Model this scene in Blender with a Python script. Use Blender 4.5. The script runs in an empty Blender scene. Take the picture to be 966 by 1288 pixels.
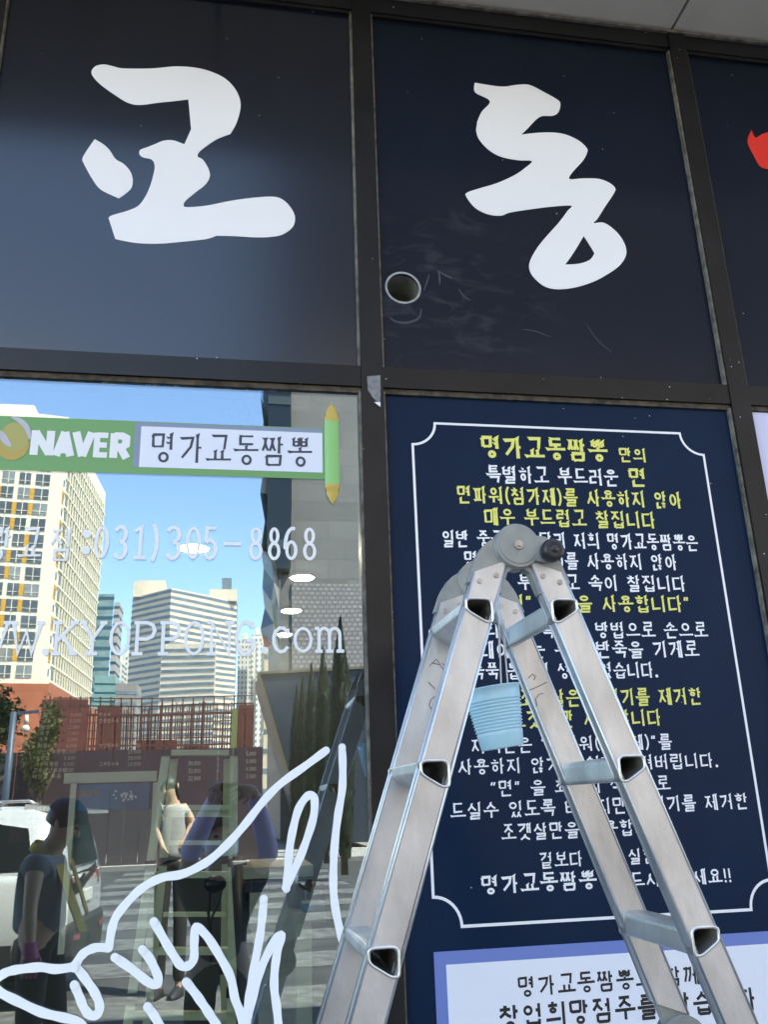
import bpy, bmesh, math, random
from mathutils import Vector, Matrix
from mathutils.geometry import tessellate_polygon
random.seed(7)
R = math.radians
S = bpy.context.scene
COL = S.collection

# ------------------------------------------------------------------ camera
EYE = 1.55                                  # camera height, metres above the pavement
FPX, PITCH, YAW, ROLL = 1100.03, 0.321288, 0.177601, -0.0332587
PW, PH = 966.0, 1288.0
_f = Vector((math.sin(YAW)*math.cos(PITCH), math.cos(YAW)*math.cos(PITCH), math.sin(PITCH)))
_r0 = Vector((math.cos(YAW), -math.sin(YAW), 0))
_u0 = _r0.cross(_f)
_r = math.cos(ROLL)*_r0 + math.sin(ROLL)*_u0
_u = -math.sin(ROLL)*_r0 + math.cos(ROLL)*_u0
cd = bpy.data.cameras.new('camera')
cam = bpy.data.objects.new('camera', cd)
COL.objects.link(cam)
S.camera = cam
cd.sensor_fit = 'VERTICAL'
cd.sensor_height = 36.0
cd.lens = 36.0*FPX/PH
cd.clip_start = 0.02
cd.clip_end = 6000
cam.matrix_world = Matrix(((_r.x, _u.x, -_f.x, 0), (_r.y, _u.y, -_f.y, 0), (_r.z, _u.z, -_f.z, EYE), (0, 0, 0, 1)))

# ------------------------------------------------------------------ light
SUN_EL, SUN_AZ = R(57), R(50)               # behind the shop building, a little to the right
w = bpy.data.worlds.new('World')
S.world = w
w.use_nodes = True
nt = w.node_tree
sky = nt.nodes.new('ShaderNodeTexSky')
sky.sky_type = 'NISHITA'
sky.sun_disc = False
sky.sun_elevation = SUN_EL
sky.sun_rotation = SUN_AZ
sky.air_density = 1.0
sky.dust_density = 0.15
sky.ozone_density = 5.0
bg = nt.nodes['Background']
bg.inputs[1].default_value = 0.15
nt.links.new(sky.outputs[0], bg.inputs[0])
sl = bpy.data.lights.new('sun', 'SUN')
sl.energy = 3.6
sl.angle = R(0.5)
sl.color = (1.0, 0.94, 0.84)
so = bpy.data.objects.new('sun', sl)
COL.objects.link(so)
sd = Vector((math.sin(SUN_AZ)*math.cos(SUN_EL), math.cos(SUN_AZ)*math.cos(SUN_EL), math.sin(SUN_EL)))
so.rotation_euler = sd.to_track_quat('Z', 'Y').to_euler()
so.location = (0, 30, 60)
S.view_settings.view_transform = 'Standard'
S.view_settings.look = 'None'
S.view_settings.gamma = 1
S.view_settings.exposure = 2.7
S.view_settings.use_white_balance = True
S.view_settings.white_balance_temperature = 8450
S.cycles.max_bounces = 10
S.cycles.transparent_max_bounces = 16
S.cycles.sample_clamp_indirect = 6
S.cycles.use_denoising = True

# ------------------------------------------------------------------ measuring helpers
def ray(px, py):
    return _f + (px-PW/2)/FPX*_r - (py-PH/2)/FPX*_u
def P(px, py, y):                           # a point seen in the photo that lies on the vertical plane Y = y
    d = ray(px, py)
    d = d*(y/d.y)
    return Vector((d.x, y, d.z+EYE))
YG = 2.222                                  # outer face of the glass and of the panels
def M(px, py, d):                           # a point seen mirrored in the glass, d metres along the mirrored depth
    q = P(px, py, d)
    return Vector((q.x, 2*YG-d, q.z))

# ------------------------------------------------------------------ object helpers
def tag(o, label=None, cat=None, group=None, kind=None):
    if label: o['label'] = label
    if cat: o['category'] = cat
    if group: o['group'] = group
    if kind: o['kind'] = kind
    return o
def thing(name, label, cat, loc=(0, 0, 0), group=None):
    o = bpy.data.objects.new(name, None)
    COL.objects.link(o)
    o.location = loc
    o.empty_display_size = 0.2
    return tag(o, label, cat, group)
def base_of(o):
    v = Vector((0, 0, 0))
    while o is not None:
        v = v+o.location
        o = o.parent
    return v

class MB:
    """collects faces in world coordinates; build() links them as one mesh object"""
    def __init__(self): self.v = []; self.f = []; self.mi = []; self.sm = []
    def face(self, pts, mi=0, smooth=False):
        n = len(self.v)
        self.v += [Vector(p) for p in pts]
        self.f.append(tuple(range(n, n+len(pts))))
        self.mi.append(mi); self.sm.append(smooth)
    def grid(self, rows, mi=0, smooth=True, closed=False):
        n = len(self.v); c = len(rows[0])
        for r in rows: self.v += [Vector(p) for p in r]
        for i in range(len(rows)-1):
            for j in range(c if closed else c-1):
                k = (j+1) % c
                self.f.append((n+i*c+j, n+i*c+k, n+(i+1)*c+k, n+(i+1)*c+j))
                self.mi.append(mi); self.sm.append(smooth)
    def box(self, x0, x1, y0, y1, z0, z1, mi=0):
        self.hexa([(x0,y0,z0),(x1,y0,z0),(x1,y1,z0),(x0,y1,z0)], [(x0,y0,z1),(x1,y0,z1),(x1,y1,z1),(x0,y1,z1)], mi)
    def hexa(self, a, b, mi=0):
        n = len(self.v); k = len(a)
        self.v += [Vector(p) for p in a]+[Vector(p) for p in b]
        self.f.append(tuple(n+i for i in reversed(range(k)))); self.f.append(tuple(n+k+i for i in range(k)))
        self.mi += [mi, mi]; self.sm += [False, False]
        for i in range(k):
            j = (i+1) % k
            self.f.append((n+i, n+j, n+k+j, n+k+i)); self.mi.append(mi); self.sm.append(False)
    def bar(self, p, q, wx, wy, mi=0, ref=(0, 0, 1)):
        p = Vector(p); q = Vector(q); d = (q-p).normalized()
        ref = Vector(ref)
        if abs(d.dot(ref)) > .98: ref = Vector((1, 0, 0))
        a = d.cross(ref).normalized()*wx/2; b = d.cross(a).normalized()*wy/2
        self.hexa([p-a-b, p+a-b, p+a+b, p-a+b], [q-a-b, q+a-b, q+a+b, q-a+b], mi)
    def tube(self, pts, r, seg=8, mi=0, cap=True, smooth=True):
        pts = [Vector(p) for p in pts]
        rs = r if isinstance(r, (list, tuple)) else [r]*len(pts)
        rows = []; prev = None
        for i, p in enumerate(pts):
            d = (pts[min(i+1, len(pts)-1)]-pts[max(i-1, 0)]).normalized()
            if prev is None:
                a = d.cross(Vector((0, 0, 1)))
                if a.length < .05: a = d.cross(Vector((1, 0, 0)))
            else: a = prev-d*prev.dot(d)
            a.normalize(); prev = a; b = d.cross(a)
            rows.append([p+(a*math.cos(t)+b*math.sin(t))*rs[i] for t in [2*math.pi*k/seg for k in range(seg)]])
        n = len(self.v)
        self.grid(rows, mi, smooth, True)
        if cap:
            self.f.append(tuple(n+k for k in reversed(range(seg)))); self.mi.append(mi); self.sm.append(False)
            m = n+(len(rows)-1)*seg
            self.f.append(tuple(m+k for k in range(seg))); self.mi.append(mi); self.sm.append(False)
    def poly(self, loops, mi=0):             # flat polygon with holes (list of loops of points)
        n = len(self.v)
        for l in loops: self.v += [Vector(p) for p in l]
        for t in tessellate_polygon([[Vector(p) for p in l] for l in loops]):
            self.f.append(tuple(n+i for i in t)); self.mi.append(mi); self.sm.append(False)
    def slab(self, loops, off, mi=0):        # polygon with holes given thickness along vector off
        off = Vector(off)
        self.poly(loops, mi)
        self.poly([[Vector(p)+off for p in l] for l in loops], mi)
        for l in loops:
            k = len(l)
            for i in range(k):
                j = (i+1) % k
                self.face([l[i], l[j], Vector(l[j])+off, Vector(l[i])+off], mi)
    def ball(self, c, rx, ry=None, rz=None, seg=16, rings=10, mi=0, rot=None):
        ry = ry or rx; rz = rz or rx; c = Vector(c); rows = []
        for i in range(rings+1):
            t = math.pi*i/rings
            row = []
            for k in range(seg):
                a = 2*math.pi*k/seg
                s = max(math.sin(t), 1e-3)
                q = Vector((rx*s*math.cos(a), ry*s*math.sin(a), rz*math.cos(t)))
                row.append(c+(rot @ q if rot else q))
            rows.append(row)
        self.grid(rows, mi, True, True)
    def build(self, name, mats, parent=None, recalc=True, merge=False):
        me = bpy.data.meshes.new(name)
        o0 = base_of(parent) if parent else Vector((0, 0, 0))
        me.from_pydata([tuple(p-o0) for p in self.v], [], self.f)
        for m in (mats if isinstance(mats, (list, tuple)) else [mats]): me.materials.append(m)
        for p, mi, s in zip(me.polygons, self.mi, self.sm): p.material_index = mi; p.use_smooth = s
        if recalc or merge:
            bm = bmesh.new(); bm.from_mesh(me)
            if merge: bmesh.ops.remove_doubles(bm, verts=bm.verts, dist=1e-5)
            bmesh.ops.recalc_face_normals(bm, faces=bm.faces)
            bm.to_mesh(me); bm.free()
        me.update()
        o = bpy.data.objects.new(name, me)
        COL.objects.link(o)
        if parent: o.parent = parent
        return o

# ------------------------------------------------------------------ materials
def mat(name, c, rough=.5, metal=0, var=0, vscale=5, bump=0, bscale=40, coat=0, coat_r=.05, spec=None, stretch=None, emit=None, flecks=0, fl_scale=60):
    m = bpy.data.materials.new(name); m.use_nodes = True
    n = m.node_tree; b = n.nodes['Principled BSDF']
    b.inputs['Base Color'].default_value = (*c, 1); b.inputs['Roughness'].default_value = rough; b.inputs['Metallic'].default_value = metal
    if coat: b.inputs['Coat Weight'].default_value = coat; b.inputs['Coat Roughness'].default_value = coat_r
    if spec is not None: b.inputs['Specular IOR Level'].default_value = spec
    if emit: b.inputs['Emission Color'].default_value = (*emit[0], 1); b.inputs['Emission Strength'].default_value = emit[1]
    tc = n.nodes.new('ShaderNodeTexCoord'); mp = n.nodes.new('ShaderNodeMapping')
    n.links.new(tc.outputs['Object'], mp.inputs[0])
    if stretch: mp.inputs['Scale'].default_value = stretch
    if var:
        t = n.nodes.new('ShaderNodeTexNoise'); t.inputs['Scale'].default_value = vscale; t.inputs['Detail'].default_value = 6
        n.links.new(mp.outputs[0], t.inputs[0])
        mx = n.nodes.new('ShaderNodeMix'); mx.data_type = 'RGBA'
        mx.inputs[6].default_value = (*[max(0, x*(1-var)) for x in c], 1); mx.inputs[7].default_value = (*[min(1, x*(1+var)) for x in c], 1)
        rp = n.nodes.new('ShaderNodeMapRange'); rp.inputs[1].default_value = .3; rp.inputs[2].default_value = .7
        n.links.new(t.outputs[0], rp.inputs[0]); n.links.new(rp.outputs[0], mx.inputs[0]); n.links.new(mx.outputs[2], b.inputs['Base Color'])
        rr = n.nodes.new('ShaderNodeMapRange'); rr.inputs[3].default_value = max(.02, rough-.12*min(1, var*2)); rr.inputs[4].default_value = min(1, rough+.12*min(1, var*2))
        n.links.new(t.outputs[0], rr.inputs[0]); n.links.new(rr.outputs[0], b.inputs['Roughness'])
    if flecks:
        v = n.nodes.new('ShaderNodeTexVoronoi'); v.inputs['Scale'].default_value = fl_scale
        n.links.new(tc.outputs['Object'], v.inputs['Vector'])
        lt = n.nodes.new('ShaderNodeMath'); lt.operation = 'LESS_THAN'; lt.inputs[1].default_value = .13
        n.links.new(v.outputs['Distance'], lt.inputs[0])
        sx = n.nodes.new('ShaderNodeSeparateColor'); n.links.new(v.outputs['Color'], sx.inputs[0])
        g = n.nodes.new('ShaderNodeMath'); g.operation = 'LESS_THAN'; g.inputs[1].default_value = flecks
        n.links.new(sx.outputs[0], g.inputs[0])
        mu = n.nodes.new('ShaderNodeMath'); mu.operation = 'MULTIPLY'
        n.links.new(lt.outputs[0], mu.inputs[0]); n.links.new(g.outputs[0], mu.inputs[1])
        m2 = n.nodes.new('ShaderNodeMix'); m2.data_type = 'RGBA'; m2.inputs[7].default_value = (.55, .54, .5, 1)
        n.links.new(mu.outputs[0], m2.inputs[0])
        if b.inputs['Base Color'].is_linked:
            n.links.new(b.inputs['Base Color'].links[0].from_socket, m2.inputs[6])
        else: m2.inputs[6].default_value = (*c, 1)
        n.links.new(m2.outputs[2], b.inputs['Base Color'])
    if bump:
        t = n.nodes.new('ShaderNodeTexNoise'); t.inputs['Scale'].default_value = bscale; t.inputs['Detail'].default_value = 5
        n.links.new(mp.outputs[0], t.inputs[0])
        bp = n.nodes.new('ShaderNodeBump'); bp.inputs['Strength'].default_value = bump; bp.inputs['Distance'].default_value = .01
        n.links.new(t.outputs[0], bp.inputs['Height']); n.links.new(bp.outputs[0], b.inputs['Normal'])
    return m
def glass_mat(name, refl, tint=(1, 1, 1), ripple=0.0):
    m = bpy.data.materials.new(name); m.use_nodes = True
    n = m.node_tree; n.nodes.clear()
    o = n.nodes.new('ShaderNodeOutputMaterial'); mx = n.nodes.new('ShaderNodeMixShader')
    t = n.nodes.new('ShaderNodeBsdfTransparent'); g = n.nodes.new('ShaderNodeBsdfGlossy')
    t.inputs[0].default_value = (*tint, 1); g.inputs['Roughness'].default_value = 0.0; g.inputs['Color'].default_value = (.7, .87, 1, 1)
    lw = n.nodes.new('ShaderNodeLayerWeight'); lw.inputs[0].default_value = .35
    mr = n.nodes.new('ShaderNodeMapRange'); mr.inputs[3].default_value = refl; mr.inputs[4].default_value = 1
    n.links.new(lw.outputs['Fresnel'], mr.inputs[0])
    mr.inputs[1].default_value = .04
    n.links.new(mr.outputs[0], mx.inputs[0]); n.links.new(t.outputs[0], mx.inputs[1]); n.links.new(g.outputs[0], mx.inputs[2])
    if ripple:
        tc = n.nodes.new('ShaderNodeTexCoord'); nz = n.nodes.new('ShaderNodeTexNoise'); nz.inputs['Scale'].default_value = 2.2; nz.inputs['Detail'].default_value = 1
        bp = n.nodes.new('ShaderNodeBump'); bp.inputs['Strength'].default_value = ripple; bp.inputs['Distance'].default_value = .01
        n.links.new(tc.outputs['Object'], nz.inputs[0]); n.links.new(nz.outputs[0], bp.inputs['Height']); n.links.new(bp.outputs[0], g.inputs['Normal'])
    n.links.new(mx.outputs[0], o.inputs[0])
    return m
def smear_panel(name, c, centre, rad, amount, coat=1, spec=.5):
    """navy coated panel with wiped, hazy scuff marks round one point"""
    m = mat(name, c, .38, 0, var=.12, vscale=3, coat=coat, coat_r=.2, spec=spec, flecks=.006, fl_scale=85)
    n = m.node_tree; b = n.nodes['Principled BSDF']
    b.inputs['Coat IOR'].default_value = 1.68
    if amount:
        tc = n.nodes.new('ShaderNodeTexCoord')
        ds = n.nodes.new('ShaderNodeVectorMath'); ds.operation = 'DISTANCE'; ds.inputs[1].default_value = centre
        n.links.new(tc.outputs['Object'], ds.inputs[0])
        fl = n.nodes.new('ShaderNodeMapRange'); fl.interpolation_type = 'SMOOTHSTEP'
        fl.inputs[1].default_value = rad; fl.inputs[2].default_value = rad*.15; fl.inputs[3].default_value = 0; fl.inputs[4].default_value = 1
        n.links.new(ds.outputs['Value'], fl.inputs[0])
        mp = n.nodes.new('ShaderNodeMapping'); mp.inputs['Rotation'].default_value = (0, R(-28), 0); mp.inputs['Scale'].default_value = (3.5, 1, 8)
        n.links.new(tc.outputs['Object'], mp.inputs[0])
        nz = n.nodes.new('ShaderNodeTexNoise'); nz.inputs['Scale'].default_value = 2.2; nz.inputs['Detail'].default_value = 7; nz.inputs['Distortion'].default_value = 1.4
        n.links.new(mp.outputs[0], nz.inputs[0])
        mr = n.nodes.new('ShaderNodeMapRange'); mr.inputs[1].default_value = .5; mr.inputs[2].default_value = .78
        n.links.new(nz.outputs[0], mr.inputs[0])
        mu = n.nodes.new('ShaderNodeMath'); mu.operation = 'MULTIPLY'; n.links.new(fl.outputs[0], mu.inputs[0]); n.links.new(mr.outputs[0], mu.inputs[1])
        m3 = n.nodes.new('ShaderNodeMath'); m3.operation = 'MULTIPLY'; m3.inputs[1].default_value = amount; n.links.new(mu.outputs[0], m3.inputs[0])
        m2 = n.nodes.new('ShaderNodeMix'); m2.data_type = 'RGBA'; m2.inputs[7].default_value = (.3, .32, .36, 1)
        n.links.new(b.inputs['Base Color'].links[0].from_socket, m2.inputs[6]); n.links.new(m3.outputs[0], m2.inputs[0]); n.links.new(m2.outputs[2], b.inputs['Base Color'])
    return m
def facade_mat(name, wall, win, sx, sz, fx=.5, fz=.5, axis='X'):
    """far small windows in one wall surface: a regular grid of panes"""
    m = bpy.data.materials.new(name); m.use_nodes = True
    n = m.node_tree; b = n.nodes['Principled BSDF']; b.inputs['Roughness'].default_value = .6
    tc = n.nodes.new('ShaderNodeTexCoord'); sp = n.nodes.new('ShaderNodeSeparateXYZ'); n.links.new(tc.outputs['Object'], sp.inputs[0])
    def cell(sock, size, frac):
        a = n.nodes.new('ShaderNodeMath'); a.operation = 'DIVIDE'; a.inputs[1].default_value = size; n.links.new(sock, a.inputs[0])
        f = n.nodes.new('ShaderNodeMath'); f.operation = 'FRACT'; n.links.new(a.outputs[0], f.inputs[0])
        l = n.nodes.new('ShaderNodeMath'); l.operation = 'LESS_THAN'; l.inputs[1].default_value = frac; n.links.new(f.outputs[0], l.inputs[0])
        return l.outputs[0]
    if axis == 'XY':
        ad = n.nodes.new('ShaderNodeMath'); ad.operation = 'ADD'; n.links.new(sp.outputs[0], ad.inputs[0]); n.links.new(sp.outputs[1], ad.inputs[1]); h = ad.outputs[0]
    else: h = sp.outputs[axis]
    mu = n.nodes.new('ShaderNodeMath'); mu.operation = 'MULTIPLY'
    n.links.new(cell(h, sx, fx), mu.inputs[0]); n.links.new(cell(sp.outputs[2], sz, fz), mu.inputs[1])
    mx = n.nodes.new('ShaderNodeMix'); mx.data_type = 'RGBA'; mx.inputs[6].default_value = (*wall, 1); mx.inputs[7].default_value = (*win, 1)
    n.links.new(mu.outputs[0], mx.inputs[0]); n.links.new(mx.outputs[2], b.inputs['Base Color'])
    return m
def tile_mat(name, c, mortar, sx, sz, rot=None, rough=.8, gap=.03, offset=.5, axis=None):
    m = mat(name, c, rough)
    n = m.node_tree; b = n.nodes['Principled BSDF']
    tc = n.nodes.new('ShaderNodeTexCoord'); mp = n.nodes.new('ShaderNodeMapping')
    if rot: mp.inputs['Rotation'].default_value = rot
    bk = n.nodes.new('ShaderNodeTexBrick')
    bk.inputs['Color1'].default_value = (*[x*.85 for x in c], 1); bk.inputs['Color2'].default_value = (*[min(1, x*1.12) for x in c], 1); bk.inputs['Mortar'].default_value = (*mortar, 1)
    bk.inputs['Scale'].default_value = 1; bk.inputs['Brick Width'].default_value = sx; bk.inputs['Row Height'].default_value = sz; bk.inputs['Mortar Size'].default_value = gap*min(sx, sz)
    bk.offset = offset
    n.links.new(tc.outputs['Object'], mp.inputs[0]); n.links.new(mp.outputs[0], bk.inputs[0])
    n.links.new(bk.outputs[0], b.inputs['Base Color'])
    return m

frame_m = mat('black_frame_paint', (.009, .0085, .009), .4, spec=.2, coat=.3, coat_r=.22, var=.35, vscale=7, flecks=.035, fl_scale=70)
bead_m = mat('weathered_sealant', (.13, .12, .1), .75, var=.6, vscale=30, flecks=.12, fl_scale=120)
rust_m = mat('dirty_gasket', (.06, .047, .033), .85, var=.7, vscale=40)
white_v = mat('white_vinyl', (.8, .8, .82), .4, var=.02, vscale=3)
glassletter_m = mat('pale_grey_vinyl', (.72, .735, .755), .5)
ink_y = mat('yellow_vinyl', (.72, .7, .17), .45)
ink_k = mat('black_ink', (.01, .01, .012), .5)
ink_n = mat('slate_ink', (.035, .045, .07), .5)
red_v = mat('red_vinyl', (.75, .03, .02), .4)
navy_board = smear_panel('navy_board', (.0009, .0145, .042), (0, 0, 0), .5, 0)
navy_board.node_tree.nodes['Principled BSDF'].inputs['Coat Weight'].default_value = .06
navy_board.node_tree.nodes['Principled BSDF'].inputs['Specular IOR Level'].default_value = .1
sign_left_m = smear_panel('navy_sign', (.0025, .005, .012), (0, 0, 0), .4, 0, 1, .06)
soffit_m = mat('soffit_board', (.62, .56, .46), .8, var=.06, vscale=4)
alu = mat('worn_aluminium', (.62, .635, .64), .45, 1, var=.2, vscale=14, bump=.08, bscale=90, stretch=(1, 1, .45), flecks=.05, fl_scale=90)
alu_bright = mat('polished_edge', (.72, .7, .66), .36, 1, var=.12, vscale=20)
hinge_m = mat('grey_hinge_paint', (.27, .285, .27), .45, .3, var=.12, vscale=30)
rubber_m = mat('black_plastic', (.012, .012, .013), .38, bump=.1, bscale=200)
steel_m = mat('zinc_steel', (.45, .44, .42), .4, 1, var=.2, vscale=50)
cup_m = mat('light_blue_plastic', (.4, .68, .8), .35)
cup_in = mat('blue_plastic_inside', (.2, .45, .6), .5)
alu_in = mat('dull_aluminium', (.3, .29, .26), .6, .8, var=.3, vscale=30)
alu_lip = mat('flared_alu', (.7, .69, .66), .4, 1, var=.1, vscale=30)
glass_m = glass_mat('window_glass', .21, (.9, .94, .93), .045)
glass_dark = glass_mat('dark_shop_glass', .12, (.5, .55, .55))

# ------------------------------------------------------------------ lettering (strokes of flat vinyl)
def ribbon(mb, pts, widths, fn, depth, mi=0, brush=False, step=0):
    """pts in 2D letter space -> flat strip; fn(u, v, depth) gives the world point"""
    k = len(pts); L = []; Rr = []
    for i in range(k):
        x, y = pts[i]
        def nd(a, b):
            dx, dy = b[0]-a[0], b[1]-a[1]; l = math.hypot(dx, dy) or 1
            return dx/l, dy/l
        d0 = nd(pts[i-1], pts[i]) if i else None
        d1 = nd(pts[i], pts[i+1]) if i < k-1 else None
        d0 = d0 or d1; d1 = d1 or d0
        nx, ny = -(d0[1]+d1[1]), d0[0]+d1[0]
        l = math.hypot(nx, ny) or 1; nx /= l; ny /= l
        c = max(.5, nx*-d0[1]+ny*d0[0])
        h = widths[i]/2/c
        L.append((x+nx*h, y+ny*h)); Rr.append((x-nx*h, y-ny*h))
    if brush and k >= 2:
        dx, dy = pts[1][0]-pts[0][0], pts[1][1]-pts[0][1]; l = math.hypot(dx, dy) or 1
        wd = widths[0]
        L[0] = (L[0][0]-dx/l*wd*.3, L[0][1]-dy/l*wd*.3)      # slanted brush head
        L[0], Rr[0] = L[0], (Rr[0][0]+dx/l*wd*.28, Rr[0][1]+dy/l*wd*.28)
    for i in range(k-1):
        mb.face([fn(*L[i], depth+step*i), fn(*Rr[i], depth+step*i), fn(*Rr[i+1], depth+step*(i+1)), fn(*L[i+1], depth+step*(i+1))], mi)
def ring(mb, cx, cy, rx, ry, wd, fn, depth, seg=22, asp=1, mi=0):
    o = []; n = []
    for k in range(seg+1):
        a = 2*math.pi*k/seg
        o.append(fn(cx+rx*math.cos(a), cy+ry*math.sin(a), depth)); n.append(fn(cx+(rx-wd/asp)*math.cos(a), cy+(ry-wd)*math.sin(a), depth))
    for k in range(seg): mb.face([o[k], n[k], n[k+1], o[k+1]], mi)

LS = 'ㄱㄲㄴㄷㄸㄹㅁㅂㅃㅅㅆㅇㅈㅉㅊㅋㅌㅍㅎ'
VS = 'ㅏㅐㅑㅒㅓㅔㅕㅖㅗㅘㅙㅚㅛㅜㅝㅞㅟㅠㅡㅢㅣ'
TS = ['', 'ㄱ', 'ㄱㄱ', 'ㄱㅅ', 'ㄴ', 'ㄴㅈ', 'ㄴㅎ', 'ㄷ', 'ㄹ', 'ㄹㄱ', 'ㄹㅁ', 'ㄹㅂ', 'ㄹㅅ', 'ㄹㅌ', 'ㄹㅍ', 'ㄹㅎ', 'ㅁ', 'ㅂ', 'ㅂㅅ', 'ㅅ', 'ㅅㅅ', 'ㅇ', 'ㅈ', 'ㅊ', 'ㅋ', 'ㅌ', 'ㅍ', 'ㅎ']
DBL = {'ㄲ': 'ㄱㄱ', 'ㄸ': 'ㄷㄷ', 'ㅃ': 'ㅂㅂ', 'ㅆ': 'ㅅㅅ', 'ㅉ': 'ㅈㅈ'}
def consonant(j, x0, y0, x1, y1, side):
    """strokes of one consonant in a box; side True when a vertical vowel stands to its right"""
    if j in DBL or len(j) == 2:
        j = DBL.get(j, j); m = (x0+x1)/2; g = (x1-x0)*.06
        return consonant(j[0], x0, y0, m-g, y1, side)+consonant(j[1], m+g, y0, x1, y1, side)
    X = lambda t: x0+(x1-x0)*t
    Y = lambda t: y0+(y1-y0)*t
    l = lambda *p: ('l', [(X(a), Y(b)) for a, b in p])
    if j == 'ㄱ': return [l((0, .95), (.95, 1), (.8, .55), (.15, 0))] if side else [l((0, .97), (1, 1), (.88, 0))]
    if j == 'ㅋ': return consonant('ㄱ', x0, y0, x1, y1, side)+[l((.05, .52), (.78, .56))]
    if j == 'ㄴ': return [l((.05, 1), (.05, .05), (1, .1))]
    if j == 'ㄷ': return [l((0, .97), (1, 1)), l((.06, .97), (.06, 0), (1, .05))]
    if j == 'ㅌ': return consonant('ㄷ', x0, y0, x1, y1, side)+[l((.06, .5), (.9, .54))]
    if j == 'ㄹ': return [l((0, .97), (.95, 1), (.95, .52)), l((.95, .54), (.05, .5)), l((.05, .5), (.05, 0), (1, .04))]
    if j == 'ㅁ': return [l((.05, 1), (.08, 0)), l((.05, .96), (.97, 1), (.92, 0)), l((.08, .04), (.92, .06))]
    if j == 'ㅂ': return [l((.05, 1), (.07, 0)), l((.95, 1.02), (.93, 0)), l((.05, .52), (.93, .54)), l((.07, .04), (.93, .05))]
    if j == 'ㅅ': return [l((.5, 1), (.42, .55), (0, 0)), l((.46, .62), (.68, .3), (1, .02))]
    if j == 'ㅇ': return [('o', X(.5), Y(.5), (x1-x0)/2, (y1-y0)/2)]
    if j == 'ㅈ': return [l((.02, .95), (.95, 1)), l((.56, .97), (.42, .5), (0, 0)), l((.46, .56), (.7, .25), (1, .02))]
    if j == 'ㅊ':
        m = y0+(y1-y0)*.76
        return [l((.34, .98), (.66, .94))]+consonant('ㅈ', x0, y0, x1, m, side)
    if j == 'ㅍ': return [l((0, .96), (1, 1)), l((.3, .96), (.34, .05)), l((.72, .98), (.68, .05)), l((0, .02), (1, .06))]
    if j == 'ㅎ': return [l((.36, 1.02), (.64, .97)), l((.02, .76), (.98, .8)), ('o', X(.5), Y(.3), (x1-x0)*.38, (y1-y0)*.32)]
    return []
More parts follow.
